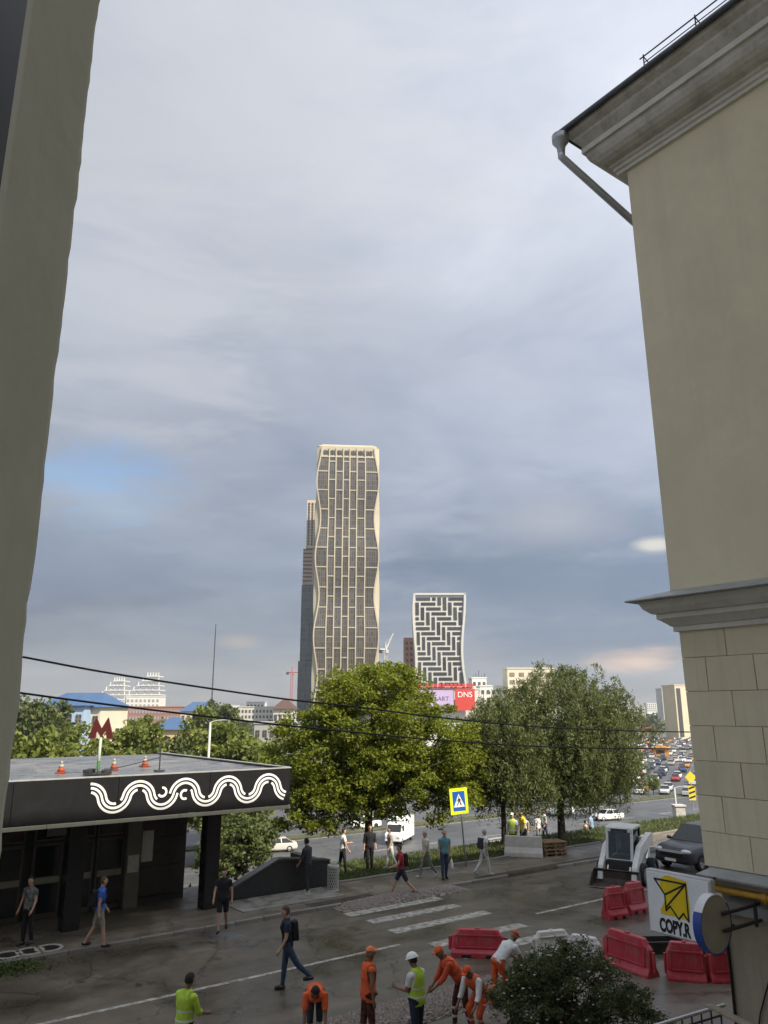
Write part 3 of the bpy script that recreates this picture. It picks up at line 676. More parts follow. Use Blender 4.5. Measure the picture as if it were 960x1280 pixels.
# ------------------------------------------------------------------ vegetation
def leaf_mesh(name, P, size, aspect=0.5, rg=rng, up=0.35, hang=0.0):
    n = len(P); P = np.asarray(P)
    t = rg.normal(size=(n, 3)); t[:, 2] = t[:, 2]*0.6 - hang
    t /= np.linalg.norm(t, axis=1)[:, None]
    nrm = rg.normal(size=(n, 3)); nrm[:, 2] += up; b = np.cross(nrm, t); b /= (np.linalg.norm(b, axis=1)[:, None] + 1e-9)
    s = (size*(0.65 + 0.7*rg.random(n)))[:, None]
    nn = np.cross(t, b)*s*0.12
    V = np.stack([P - t*s*0.5, P + b*s*aspect*0.5 + nn, P + t*s*0.5, P - b*s*aspect*0.5 + nn], 1).reshape(-1, 3)
    return np_mesh(name, V, np.arange(4*n).reshape(n, 4))
def in_lobes(lobes, n, rg, edge=0.55):
    vol = np.array([l[3]*l[4]*l[5] for l in lobes]); pick = rg.choice(len(lobes), n, p=vol/vol.sum())
    d = rg.normal(size=(n, 3)); d /= np.linalg.norm(d, axis=1)[:, None]
    r = (edge**3 + (1 - edge**3)*rg.random(n))**(1/3)
    L = np.array(lobes)[pick]; return L[:, :3] + d*r[:, None]*L[:, 3:6]
def limbs(mb, base_h, r0, targets, rg, lean=(0, 0)):
    top = Vector((lean[0], lean[1], base_h))
    mb.tube([(0, 0, -0.4), (lean[0]*0.1, lean[1]*0.1, 0.0), (lean[0]*0.4, lean[1]*0.5, base_h*0.5), top], [r0*1.5, r0*1.15, r0*0.9, r0*0.8], 9)
    for q in targets:
        q = Vector(q); m = top.lerp(q, 0.5) + Vector((rg.normal()*0.25, rg.normal()*0.25, 0.25 + rg.random()*0.3))
        m0 = top.lerp(m, 0.5) + Vector((rg.normal()*0.12, rg.normal()*0.12, 0.1))
        rr = r0*(0.28 + 0.3*rg.random()); mb.tube([top - Vector((0, 0, 0.1)), m0, m, q], [rr, rr*0.75, rr*0.5, rr*0.12], 6)
def make_tree(name, label, loc, lobes, nclump, per, leaf, mats, base_h=2.0, r0=0.16, crad=0.45, aspect=0.55, seed=1, group=None, cat='tree', edge=0.55, nlimb=26, willow=False, up=0.35):
    rg = np.random.default_rng(seed)
    t = thing(name, label, cat, loc, 0, group)
    cl = in_lobes(lobes, nclump, rg, edge)
    if willow:
        pts = []
        for c in cl:
            ln = 0.5 + rg.random()*1.3; k = int(per*(0.5 + rg.random())); s = rg.random(k)
            dx, dy = rg.normal()*0.22, rg.normal()*0.22; w = np.sin(s*2.5 + rg.random()*3)*0.05
            pts.append(np.stack([c[0] + dx*s + w + rg.normal(size=k)*0.10, c[1] + dy*s + rg.normal(size=k)*0.10, c[2] - ln*s*s*0.9 - 0.1*s + rg.normal(size=k)*0.06], 1))
        P = np.concatenate(pts); me = leaf_mesh('crown', P, leaf, aspect, rg, 0.1, 1.1)
    else:
        pts = []
        for c in cl:
            k = int(per*(0.35 + 1.3*rg.random())); r = crad*(0.6 + 0.8*rg.random())
            q = rg.normal(size=(k, 3)); q /= np.linalg.norm(q, axis=1)[:, None]; q *= (rg.random(k)**0.5)[:, None]
            pts.append(c + q*np.array([r, r, r*0.62]))
        P = np.concatenate(pts); me = leaf_mesh('crown', P, leaf, aspect, rg, up)
    mb = MB(); idx = rg.choice(len(cl), min(nlimb, len(cl)), replace=False); limbs(mb, base_h, r0, cl[idx], rg)
    link('trunk', mb.mesh('trunk', smooth=True), m_bark, t); link('crown', me, mats, t); return t

m_leaf1 = leaf_mat('maple_leaf', (0.095, 0.135, 0.012), (0.27, 0.295, 0.035), 0.48)
m_leaf2 = leaf_mat('willow_leaf', (0.078, 0.105, 0.03), (0.19, 0.21, 0.08), 0.42)
m_leaf3 = leaf_mat('dark_leaf', (0.055, 0.078, 0.028), (0.15, 0.17, 0.065), 0.35)
m_leaf4 = leaf_mat('far_leaf', (0.075, 0.105, 0.016), (0.21, 0.235, 0.05), 0.38)
B1 = Vector((-0.72, 38.6, -0.55))
make_tree('maple_tree', 'large bright green leafy tree in the middle behind the crossing sign', B1,
    [(0.1, 0, 6.1, 3.0, 2.6, 2.45), (-2.5, 0, 4.4, 2.1, 2.0, 2.2), (2.5, 0.2, 4.9, 2.5, 2.2, 2.3), (-2.0, -0.5, 2.6, 2.5, 1.8, 1.15), (3.6, 0.4, 3.5, 1.7, 1.8, 1.8),
     (0.4, 0, 3.6, 3.6, 2.6, 1.6), (-0.8, -0.6, 7.4, 1.3, 1.2, 1.2), (1.3, 0.2, 7.5, 1.2, 1.2, 1.25), (-3.1, -0.4, 6.0, 1.1, 1.1, 0.9)],
    700, 150, 0.135, m_leaf1, 2.4, 0.2, 0.52, 0.6, seed=11, edge=0.42, nlimb=44).scale = (1.08, 1.0, 1.08)
B2 = Vector((9.1, 42.2, 0))
make_tree('willow_tree', 'tall grey green willow behind the skid loader with drooping foliage', B2,
    [(0.2, 0, 6.2, 3.1, 2.7, 2.7), (-2.9, 0, 5.1, 2.1, 2.0, 2.7), (2.7, 0.2, 5.2, 1.9, 2.0, 2.5), (0.6, -0.3, 4.2, 3.6, 2.5, 1.8), (0.2, -0.4, 3.2, 3.3, 2.0, 1.1), (1.1, 0, 7.9, 1.5, 1.4, 1.1), (3.2, 0, 7.0, 1.0, 1.1, 0.9), (-1.4, 0, 7.3, 1.3, 1.3, 0.9), (-0.5, 0, 8.6, 0.5, 0.5, 0.7), (2.3, 0, 8.6, 0.5, 0.5, 0.6), (4.6, 0, 5.9, 0.7, 0.8, 1.2), (-4.6, 0, 5.6, 0.7, 0.8, 1.0), (4.0, 0, 3.6, 0.6, 0.7, 0.9), (3.4, 0, 8.0, 0.35, 0.4, 0.5)],
    1900, 50, 0.20, m_leaf2, 2.6, 0.2, aspect=0.22, seed=5, edge=0.35, nlimb=46, willow=True)
make_tree('willow_tree', 'smaller dark willow between the bright tree and tall willow', Vector((5.9, 40.5, 0)),
    [(0, 0, 5.0, 2.2, 2.0, 2.3), (0.6, 0, 3.6, 2.3, 1.9, 1.6), (-1.5, 0.3, 4.3, 1.6, 1.5, 1.9)],
    800, 50, 0.19, m_leaf2, 2.0, 0.14, aspect=0.24, seed=8, edge=0.35, nlimb=26, willow=True)

def far_trees():
    protos = []
    for k, (lob, lm) in enumerate((([(0, 0, 5.0, 3.2, 3.0, 2.8), (-2.0, 0, 4.0, 2.2, 2.2, 2.0), (2.0, 0, 4.2, 2.2, 2.2, 2.1), (0.4, 0, 7.2, 1.8, 1.8, 1.5)], m_leaf4),
                                   ([(0, 0, 5.6, 2.6, 2.6, 3.6), (-1.2, 0, 3.6, 2.2, 2.2, 1.8), (1.4, 0, 4.0, 2.2, 2.2, 2.0)], m_leaf4),
                                   ([(0, 0, 4.6, 3.6, 3.2, 2.4), (-2.2, 0, 5.0, 2.0, 2.0, 1.8), (2.4, 0, 3.6, 2.0, 2.2, 1.7)], leaf_mat('dull_far_leaf', (0.05, 0.075, 0.02), (0.13, 0.15, 0.045), 0.35)))):
        t = make_tree('roadside_tree', 'x', 'x' and (0, 0, -50), lob, 170, 62, 0.34, lm, 2.2, 0.2, 0.75, 0.65, seed=30 + k, nlimb=14)
        protos.append(t)
    # (px of trunk, py of crown top, metres away, prototype, label)
    spots = [(45, 905, 62, 0, 'round tree at far left beside the jamb above the pavilion roof'), (98, 905, 72, 1, 'tree just left of the metro letter beyond the pavilion roof'),
             (165, 893, 78, 0, 'bushy tree right of the metro letter beyond the pavilion roof'), (205, 925, 80, 2, 'low dark shrubby tree in front of the yellow building'),
             (262, 885, 92, 1, 'tallest tree between the yellow building and the lamp post'), (295, 902, 84, 0, 'tree right of the lamp post above the pavilion roof corner'),
             (322, 925, 96, 2, 'low tree tucked at the left edge of the bright middle tree'), (30, 872, 120, 2, 'dark tree beside the blue roofed house at far left'),
             (272, 878, 190, 2, 'distant dark tree crown right of the blue roofed shed'), (298, 1020, 52, 2, 'dark bush seen beneath the pavilion roof corner'),
             (735, 975, 118, 2, 'dark round tree across the avenue behind the willow'), (815, 968, 150, 1, 'small green tree on the island by the car park'),
             (772, 955, 135, 0, 'green tree at the car park edge right of the willow'), (650, 925, 140, 0, 'tree across the avenue hidden mostly by the willow'), (560, 915, 150, 1, 'tree across the avenue behind the bright tree')]
    used = set()
    for px, py, Y, k, lb in spots:
        top = at(px, py, Y); h = {0: 8.7, 1: 9.2, 2: 7.0}[k]
        zb = -8.5 if Y > 60 else -5.0
        s = max(0.35, (top.z - zb) / h)
        if k in used: o = dup(protos[k], (top.x, Y, zb), random.random()*6, lb, 'trees beyond the street', s)
        else:
            o = protos[k]; used.add(k); o.location = (top.x, Y, zb); o.scale = (s,)*3; o['label'] = lb; o['group'] = 'trees beyond the street'
        if s > 1.6: o.scale = (s*0.75, s*0.75, s)
far_trees()

def rose_bush():
    b = gnd(715, 1330); b.z = 0.1
    lobes = [(0, 0, 1.05, 1.25, 0.95, 0.85), (-0.75, 0, 0.75, 0.85, 0.8, 0.75), (0.95, 0.05, 0.6, 0.95, 0.8, 0.6), (0.1, 0, 1.65, 0.75, 0.6, 0.35), (-0.5, 0, 1.35, 0.6, 0.6, 0.45)]
    t = make_tree('rose_bush', 'dark green bush with small pale pink flowers in the foreground', b, lobes, 470, 72, 0.062, m_leaf3, 0.4, 0.03, 0.2, 0.55, seed=3, cat='bush', edge=0.5, nlimb=60)
    rg = np.random.default_rng(4); P = in_lobes(lobes, 210, rg, 0.97) + rg.normal(size=(210, 3))*0.05
    fl = MB()
    for p in P:
        for k in range(4):
            a = k*1.57 + rg.random(); r = 0.011 + 0.012*rg.random(); c = Vector(p) + Vector((math.cos(a)*r*0.8, math.sin(a)*r*0.8, 0)); 
            fl.ball(c, (r, r, r*0.7), 5, 3)
    o = fl.build('blossom', mat('pale_pink_petal', (0.62, 0.42, 0.42), 0.6, var=0.2, scale=8), t, smooth=True); o['kind'] = 'stuff'
    sh = make_tree('leafy_sapling', 'green leafy twig tips poking in at the left edge', Vector((-4.78, 8.9, 0.1)), [(0, 0, 3.9, 0.5, 0.5, 0.6), (0, 0, 4.6, 0.25, 0.3, 0.3)], 30, 30, 0.13, leaf_mat('sapling_leaf', (0.06, 0.10, 0.02), (0.15, 0.19, 0.05)), 3.2, 0.03, 0.2, 0.6, seed=9, cat='sapling', nlimb=10)
rose_bush()

def grass():
    rg = np.random.default_rng(21); n = 26000
    u = 17.3 + 40*rg.random(n)**1.4; v = 27.0 + 3.6*rg.random(n); keep = rg.random(n) < 0.9
    P = np.stack([u*UX - v*UY, u*UY + v*UX, np.where(v < 29.95, 0.07, 0.0)], 1)[keep]
    for _ in range(1):
        m = len(P); a = rg.random(m)*6.28; w = 0.012 + 0.012*rg.random(m); h = 0.06 + 0.12*rg.random(m)
        d = np.stack([np.cos(a)*w, np.sin(a)*w, 0*a], 1); lean = np.stack([rg.normal(size=m)*0.05, rg.normal(size=m)*0.05, h], 1)
    V = np.stack([P - d, P + d, P + lean], 1).reshape(-1, 3)
    o = link('grass', np_mesh('grass', V, np.arange(3*m).reshape(m, 3)), m_grass); tag(o, 'short grass along the verge under the trees', 'grass'); o['kind'] = 'stuff'
    # low weeds on the bank dropping to the avenue
    n = 9000; u = 12.6 + 60*rg.random(n); v = 29.9 + 8*rg.random(n); z = np.array([ground_h(a, b) for a, b in zip(u, v)])
    P = np.stack([u*UX - v*UY, u*UY + v*UX, z + 0.1*rg.random(n)], 1)
    o = link('bank_weeds', leaf_mesh('bank_weeds', P, 0.32, 0.4, rg, 0.2), leaf_mat('weed_leaf', (0.05, 0.08, 0.018), (0.12, 0.15, 0.04))); tag(o, 'weedy green bank falling towards the avenue', 'weeds'); o['kind'] = 'stuff'
    n = 2500; P = np.stack([rg.normal(size=n)*0.5, rg.normal(size=n)*0.35, rg.random(n)*0.12], 1) + np.array(gnd(2, 1212))
    o = link('kerb_weeds', leaf_mesh('kerb_weeds', P, 0.09, 0.35, rg, 0.1), m_grass); tag(o, 'small weed patch at the kerb in the lower left corner', 'weeds'); o['kind'] = 'stuff'
grass()

def gravel(label, u0, u1, v0, v1, h, n, seed, skew=0.0):
    rg = np.random.default_rng(seed)
    stone = mat('gravel_stone', (0.29, 0.25, 0.215), 0.85, var=0.3, scale=14); 
    hh = lambda a, b: h*(max(0.0, 1 - (2*a-1)**2))**0.6*(max(0.0, 1 - (2*b-1)**2))**0.7
    mb = MB(); G = 14; V = [W(u0 + (u1-u0)*i/G, v0 + (v1-v0)*j/6 + skew*(i/G), 0.006 + hh(i/G, j/6)*0.9 + (0.0 if 0 else 0)) for j in range(7) for i in range(G+1)]
    mb.add(V, [(j*(G+1)+i, j*(G+1)+i+1, (j+1)*(G+1)+i+1, (j+1)*(G+1)+i) for j in range(6) for i in range(G)])
    for _ in range(n):
        a, b = rg.random(), rg.random()
        if rg.random() > (hh(a, b)/h)**0.4 + 0.1: continue
        s = 0.016 + 0.024*rg.random()**2; c = W(u0 + (u1-u0)*a, v0 + (v1-v0)*b + skew*a, 0.01 + hh(a, b)*0.9 + s*0.2)
        q = rg.normal(size=(6, 3))*0.22 + np.array([(1,0,0),(0,1,0),(-1,0,0),(0,-1,0),(0,0,.8),(0,0,-.8)])
        mb.add([c + Vector(k*s) for k in q], [(0,1,4),(1,2,4),(2,3,4),(3,0,4),(1,0,5),(2,1,5),(3,2,5),(0,3,5)])
    o = mb.build('gravel_heap', stone); tag(o, label, 'gravel'); o['kind'] = 'stuff'
gravel('low strip of grey gravel between kerb and crossing stripes', 15.6, 21.2, 23.2, 24.3, 0.20, 5600, 1)
gravel('long gravel strip by the workers at the bottom', 9.5, 15.6, 14.5, 15.9, 0.14, 7500, 2)

# ------------------------------------------------------------------ street furniture
def crossing_sign():
    p = gnd(578, 1086); p.z = 0.09
    t = thing('crossing_sign', 'blue pedestrian crossing sign with bright yellow border on a pole', 'sign', p, R(14))
    MB().tube([(0.16, 0, 0), (0, 0, 2.1), (-0.12, 0.02, 3.05)], 0.032, 10).build('pole', m_galv, t, smooth=True)
    Mx = Matrix.Translation((-0.10, -0.05, 2.62)) @ Matrix.Rotation(R(-4), 4, 'Y')
    def part(poly, y0, y1, m, name, par=t):
        mb = MB(); mb.prism(poly, y0, y1); me = mb.mesh(name); me.transform(Mx); return link(name, me, m, par)
    def rect(w, h, cx=0, cz=0): return [(cx-w/2, cz-h/2), (cx+w/2, cz-h/2), (cx+w/2, cz+h/2), (cx-w/2, cz+h/2)]
    bp = part(rect(0.80, 1.06), 0, 0.03, mat('fluorescent_yellow', (0.72, 0.85, 0.02), 0.4), 'border_plate')
    part(rect(0.56, 0.80), -0.006, -0.001, mat('sign_blue', (0.015, 0.10, 0.42), 0.4), 'blue_field', bp)
    part([(-0.25, -0.24), (0.25, -0.24), (0.0, 0.30)], -0.011, -0.007, m_white, 'white_triangle', bp)
    blk = mat('sign_black', (0.012,)*3)
    for poly in ([(-0.03, 0.12), (0.03, 0.12), (0.05, 0.0), (-0.04, 0.0)], [(-0.04, 0.0), (0.01, 0.0), (-0.07, -0.18), (-0.11, -0.18)], [(0.0, 0.0), (0.05, 0.0), (0.11, -0.17), (0.06, -0.18)],
                 [(-0.03, 0.10), (-0.02, 0.06), (-0.10, -0.02), (-0.12, 0.0)], [(0.03, 0.10), (0.03, 0.06), (0.10, 0.0), (0.11, 0.03)], [(-0.025, 0.14), (0.025, 0.14), (0.03, 0.19), (-0.02, 0.19)]):
        part(poly, -0.015, -0.0115, blk, 'walking_figure', bp)
crossing_sign()
def litter_bin():
    p = gnd(416, 1117); p.z = 0.093
    t = thing('litter_bin', 'pale perforated round litter bin by the stair parapet', 'bin', p)
    n = 18; pale = mat('bin_pale', (0.42, 0.41, 0.37), 0.55)
    MB().lathe([(0.185, 0.03), (0.185, 0.82)], 18, cap=False).build('liner', mat('bin_liner', (0.05, 0.05, 0.05), 0.7), t, smooth=True)
    for r in range(9):
        for k in range(14):
            a = 2*math.pi*(k + 0.5*(r % 2))/14; Rm = Matrix.Rotation(a, 3, 'Z')
            pass
    mesh = MB()
    for s_ in (1, -1):
        for k in range(16):
            a0 = 2*math.pi*k/16; pts = []
            for j in range(9): a = a0 + s_*j*0.19; pts.append((0.2*math.cos(a), 0.2*math.sin(a), 0.06 + j*0.095))
            mesh.tube(pts, 0.016, 4)
    o = mesh.build('lattice', pale, t); o['kind'] = 'stuff'
    MB().lathe([(0.215, 0.80), (0.215, 0.88), (0.18, 0.89), (0.18, 0.81)], 18, cap=False).build('top_rim', pale, t, smooth=True)
    MB().lathe([(0.215, 0.0), (0.215, 0.06), (0.18, 0.065)], 18).build('base', pale, t, smooth=True)
litter_bin()

m_red = mat('red_plastic', (0.46, 0.036, 0.055), 0.42, var=0.15, scale=2.5, stain=(4, 0.5, 0.75, (0.34, 0.14, 0.12), 0.75), spec=0.4, streak=(6, (0.30, 0.12, 0.11), 0.5))
m_wplast = mat('white_plastic', (0.62, 0.60, 0.56), 0.45, var=0.1, scale=2.5, stain=(4, 0.5, 0.75, (0.3, 0.27, 0.22), 0.5))
def barrier(label, pa, pb, m, group, proto={}):
    a, b = gnd(*pa), gnd(*pb); c = (a + b)/2; L = (b - a).length; rz = math.atan2(b.y - a.y, b.x - a.x)
    t = thing('plastic_barrier', label, 'barrier', c, rz, group)
    if m.name not in proto:
        H = 0.92; parts = {}
        def ring(z, hw, hl, ch): return [(-hl + ch, -hw, z), (hl - ch, -hw, z), (hl, -hw + ch, z), (hl, hw - ch, z), (hl - ch, hw, z), (-hl + ch, hw, z), (-hl, hw - ch, z), (-hl, -hw + ch, z)]
        body = MB().loft([ring(0.0, 0.24, 0.5, 0.03), ring(0.16, 0.235, 0.5, 0.03), ring(0.30, 0.15, 0.495, 0.03), ring(0.70, 0.105, 0.48, 0.04), ring(0.80, 0.10, 0.42, 0.05), ring(H, 0.085, 0.38, 0.05), ring(H + 0.015, 0.06, 0.35, 0.04)])
        parts['body'] = body.mesh('body', bevel=0.012, seg=2)
        for s_ in (-1, 1):
            fr = MB()
            for (x0, x1, z0, z1) in ((-0.40, 0.40, 0.72, 0.77), (-0.40, 0.40, 0.32, 0.36), (-0.42, -0.37, 0.32, 0.77), (0.37, 0.42, 0.32, 0.77)):
                za, zb = z0, z1; y = lambda z: -(0.148 - (z - 0.30)*0.115)
                fr.add([(x0, s_*(y(za) - 0.0), za), (x1, s_*y(za), za), (x1, s_*y(zb), zb), (x0, s_*y(zb), zb)] + [(x0, s_*(y(za) - 0.035), za + .008), (x1, s_*(y(za) - 0.035), za + .008), (x1, s_*(y(zb) - 0.035), zb - .008), (x0, s_*(y(zb) - 0.035), zb - .008)],
                       [(0,1,2,3),(4,5,6,7),(0,1,5,4),(1,2,6,5),(2,3,7,6),(3,0,4,7)])
            parts['panel_rib' + str(s_)] = fr.mesh('panel_rib')
        parts['filler_cap'] = MB().lathe([(0.055, H), (0.055, H + 0.045), (0.04, H + 0.05)], 12).mesh('filler_cap')
        parts['lug'] = MB().tube([(0.515, 0, 0.2), (0.515, 0, 0.66)], 0.035, 10).mesh('lug')
        parts['lug2'] = MB().tube([(-0.515, 0, 0.2), (-0.515, 0, 0.66)], 0.035, 10).mesh('lug')
        parts['slot'] = MB().box((0.22, 0, 0.06), (0.18, 0.488, 0.10)).mesh('fork_slot'); parts['slot2'] = MB().box((-0.22, 0, 0.06), (0.18, 0.488, 0.10)).mesh('fork_slot')
        for k, me in parts.items(): me.materials.append(m if 'slot' not in k else m_black)
        proto[m.name] = parts
    for k, me in proto[m.name].items():
        o = link(me.name.split('.')[0], me, None, t)
    t.scale = (L, 1.0, 1.0); t.rotation_euler = (random.uniform(-.03, .03), random.uniform(-.02, .02), rz)
    return t
G = 'red plastic barriers round the road works'
barrier('red plastic barrier standing behind the bent orange workers', (564, 1194), (632, 1196), m_red, G).scale.z = 0.72
barrier('left unit of the red barrier pair by the skid loader bucket', (757, 1149), (781, 1146), m_red, G)
barrier('right unit of the red barrier pair by the skid loader bucket', (782, 1143), (804, 1138), m_red, G)
barrier('slanted red barrier just right of the rose bush', (758, 1206), (818, 1228), m_red, G)
barrier('red barrier facing the street below the dark sign tray', (834, 1228), (884, 1232), m_red, G)
barrier('red barrier cut off by the beige wall at right', (886, 1232), (930, 1230), m_red, G)
barrier('white plastic barrier behind the top of the rose bush, left unit', (668, 1198), (712, 1192), m_wplast, 'white barriers behind the bush').scale.z = 0.68
barrier('white plastic barrier behind the top of the rose bush, right unit', (712, 1197), (752, 1205), m_wplast, 'white barriers behind the bush').scale.z = 0.66

def works_props():
    # covered concrete block and pallets on the verge
    p = gnd(655, 1073); p.z = 0.095
    t = thing('concrete_barrier', 'pale concrete road block on the pavement left of the pallets', 'barrier', p, R(-14))
    ring = lambda z, w, l: [(-l, -w, z), (l, -w, z), (l, w, z), (-l, w, z)]
    MB().loft([ring(0, .36, .86), ring(.18, .34, .86), ring(.40, .2, .84), ring(.86, .13, .82)]).build('block', mat('pale_concrete', (0.46, 0.44, 0.39), 0.85, var=0.15, scale=3, bump=0.3), t, bevel=0.03, seg=2)
    MB().box((0, 0, 0.885), (0.3, 0.08, 0.04)).build('lifting_loop', m_steel, t)
    wood = mat('pallet_wood', (0.26, 0.17, 0.09), 0.85, var=0.25, scale=5, rnd=0.15)
    p = gnd(689, 1071); p.z = 0.095
    for k in range(4):
        q = thing('wooden_pallet', ['bottom', 'second', 'third', 'topmost'][k] + ' wooden pallet in the small stack on the pavement', 'pallet', p + Vector((random.uniform(-.05, .05), random.uniform(-.05, .05), k*0.15)), R(20) + random.uniform(-.08, .08), 'stacked pallets')
        for j in range(5): MB().box((0, -0.4 + j*0.2, 0.128), (1.2, 0.12, 0.022)).build('plank', wood, q)
        for x in (-0.52, 0, 0.52):
            MB().box((x, 0, 0.105), (0.1, 0.9, 0.02)).build('stringer', wood, q)
            for y in (-0.36, 0, 0.36): MB().box((x, y, 0.05), (0.1, 0.12, 0.09)).build('pallet_block', wood, q)
    q = gnd(858, 1193); t = thing('steel_trough', 'dark steel trough on the road behind the red barriers at right', 'trough', q, R(4))
    dm = mat('dark_trough_steel', (0.045, 0.045, 0.045), 0.6, metal=0.2, var=0.3)
    MB().box((0, -.28, .2), (2.3, .04, .4)).build('front_side', dm, t); MB().box((0, .28, .2), (2.3, .04, .4)).build('back_side', dm, t); MB().box((0, 0, .03), (2.3, .52, .05)).build('floor', dm, t)
    for x in (-1.13, 1.13): MB().box((x, 0, .2), (.04, .52, .38)).build('end_plate', dm, t)
    MB().box((0, -.3, .38), (2.34, .06, .05)).build('rim', dm, t)
    # plank and scrap rail by the wing foot
    o = MB().box((0, 0, 0), (1.6, 0.13, 0.035)).build('wooden_plank', mat('weathered_plank', (0.30, 0.25, 0.19), 0.85, var=0.2, scale=3), None, bevel=0.004)
    a, b = at(887, 1257, 12.6), at(945, 1286, 11.5); o.location = (a + b)/2; o.rotation_euler = (b - a).to_track_quat('X', 'Z').to_euler(); o.scale.x = (b-a).length/1.6
    tag(o, 'weathered plank leaning at the foot of the beige wing', 'plank')
    t = thing('metal_railing', 'low dark railing at the bottom beside the beige wing', 'railing', (0, 0, 0))
    a, b = at(760, 1300, 12.8), at(906, 1256, 13.0)
    MB().tube([a, b], 0.028, 8).build('top_rail', m_galv, t); MB().tube([a - Vector((0, 0, .12)), b - Vector((0, 0, .12))], 0.016, 6).build('lower_rail', m_steel, t)
    for k in range(12):
        q = a.lerp(b, (k + .5)/12); MB().tube([q, Vector((q.x, q.y, 0.1))], 0.014, 5).build('baluster', m_steel, t)
works_props()

def cables():
    for n, (pts, lb) in enumerate((([(-80, 800, 9), (38, 823, 10.5), (160, 845, 12.5), (350, 873, 16), (450, 884, 18.5), (560, 898, 22), (700, 910, 27), (865, 915, 34), (960, 912, 40)], 'upper black overhead cable sagging across the view'),
                      ([(-80, 850, 9), (32, 867, 10.5), (170, 885, 12.5), (350, 906, 16), (450, 916, 18.5), (560, 926, 22), (700, 934, 27), (865, 936, 34), (960, 934, 40)], 'lower black overhead cable sagging across the view'))):
        P = [at(*q) for q in pts]; Q = []
        for i in range(len(P)-1):
            p0, p1, p2, p3 = P[max(i-1, 0)], P[i], P[i+1], P[min(i+2, len(P)-1)]
            for k in range(6):
                s = k/6; Q.append(0.5*((2*p1) + (p2-p0)*s + (2*p0 - 5*p1 + 4*p2 - p3)*s*s + (3*p1 - p0 - 3*p2 + p3)*s**3))
        Q.append(P[-1])
        tag(MB().tube(Q, [0.013 + 0.016*i/len(Q) for i in range(len(Q))], 6).build('overhead_cable', m_black, smooth=True), lb, 'cable', 'overhead cables')
cables()
def road_bits():
    iron = mat('cast_iron', (0.05, 0.045, 0.04), 0.5, metal=0.5, var=0.3, scale=12); ringm = mat('concrete_ring', (0.36, 0.33, 0.28), 0.85, var=0.2, scale=8)
    for px, py, z, lb in ((20, 1213, 0.097, 'leftmost of three round concrete manhole rings at the lower left kerb'), (50, 1209, 0.097, 'middle of three round concrete manhole rings at the lower left kerb'), (74, 1204, 0.097, 'rightmost of three round concrete manhole rings at the lower left kerb')):
        p = gnd(px, py, 0); u, v = UV(p.x, p.y); v = max(v, 24.55); t = thing('manhole', lb, 'manhole', W(u, v, z), random.random(), 'manhole rings by the kerb')
        MB().lathe([(0.38, 0.0), (0.38, 0.035), (0.28, 0.035), (0.28, 0.0)], 22, cap=False).build('ring', ringm, t); MB().lathe([(0.275, 0.0), (0.275, 0.02)], 22).build('cover', iron, t)
road_bits()
def lamp_posts():
    p = None
    for px, pyt, pyb, Y, lb in ((263, 903, 948, 66, 'pale lamp post standing beyond the pavilion roof'), (843, 985, 1030, 100, 'short grey lamp post at the avenue corner')):
        a = at(px, pyt, Y); zb = -8.5; 
        t = thing('lamp_post', lb, 'lamp post', (a.x, Y, zb), 0, 'lamp posts'); h = a.z - zb
        MB().tube([(0, 0, 0), (0, 0, h)], [0.16, 0.09], 10).build('post', mat('pale_post', (0.42, 0.43, 0.40), 0.6), t, smooth=True)
        MB().tube([(0, 0, h), (0.5, 0, h + 0.15), (1.2, 0, h + 0.2)], 0.05, 6).build('arm', mat('pale_post', (0.42,)*3), t); MB().box((1.35, 0, h + 0.2), (0.6, 0.25, 0.12)).build('lamp_head', mat('pale_post', (0.42,)*3), t, bevel=0.03)
lamp_posts()

# ------------------------------------------------------------------ vehicles
m_tyre = mat('tyre', (0.018, 0.018, 0.019), 0.8); m_rim = mat('wheel_rim', (0.35, 0.35, 0.36), 0.35, metal=0.7)
m_chrome = mat('chrome_trim', (0.6, 0.6, 0.6), 0.2, metal=0.9); m_lampg = mat('lamp_glass', (0.62, 0.64, 0.66), 0.15, spec=0.6); m_redl = mat('tail_lamp_red', (0.4, 0.02, 0.02), 0.3)
def wheel(parent, x, y, r, w):
    a = MB(); n = 20
    prof = [(r*0.62, -w/2), (r*0.95, -w/2), (r, -w*0.32), (r, w*0.32), (r*0.95, w/2), (r*0.62, w/2)]
    a.loft([[(q*math.cos(2*math.pi*k/n), yy, q*math.sin(2*math.pi*k/n)) for q, yy in prof] for k in range(n + 1)], cap=False)
    t = a.build('wheel', m_tyre, parent, smooth=True, loc=(x, y, r))
    b = MB(); s_ = 1 if y > 0 else -1
    b.prism([(r*0.62*math.cos(2*math.pi*k/n), r*0.62*math.sin(2*math.pi*k/n)) for k in range(n)], -w*0.30, w*0.30); b.build('rim', m_rim, t)
    for k in range(5):
        c_, s2 = math.cos(k*1.2566), math.sin(k*1.2566)
        MB().box((c_*r*0.33, s_*w*0.33, s2*r*0.33), (r*0.5, 0.02, r*0.16), M=Matrix.Rotation(-k*1.2566, 3, 'Y')).build('spoke', m_chrome, t)
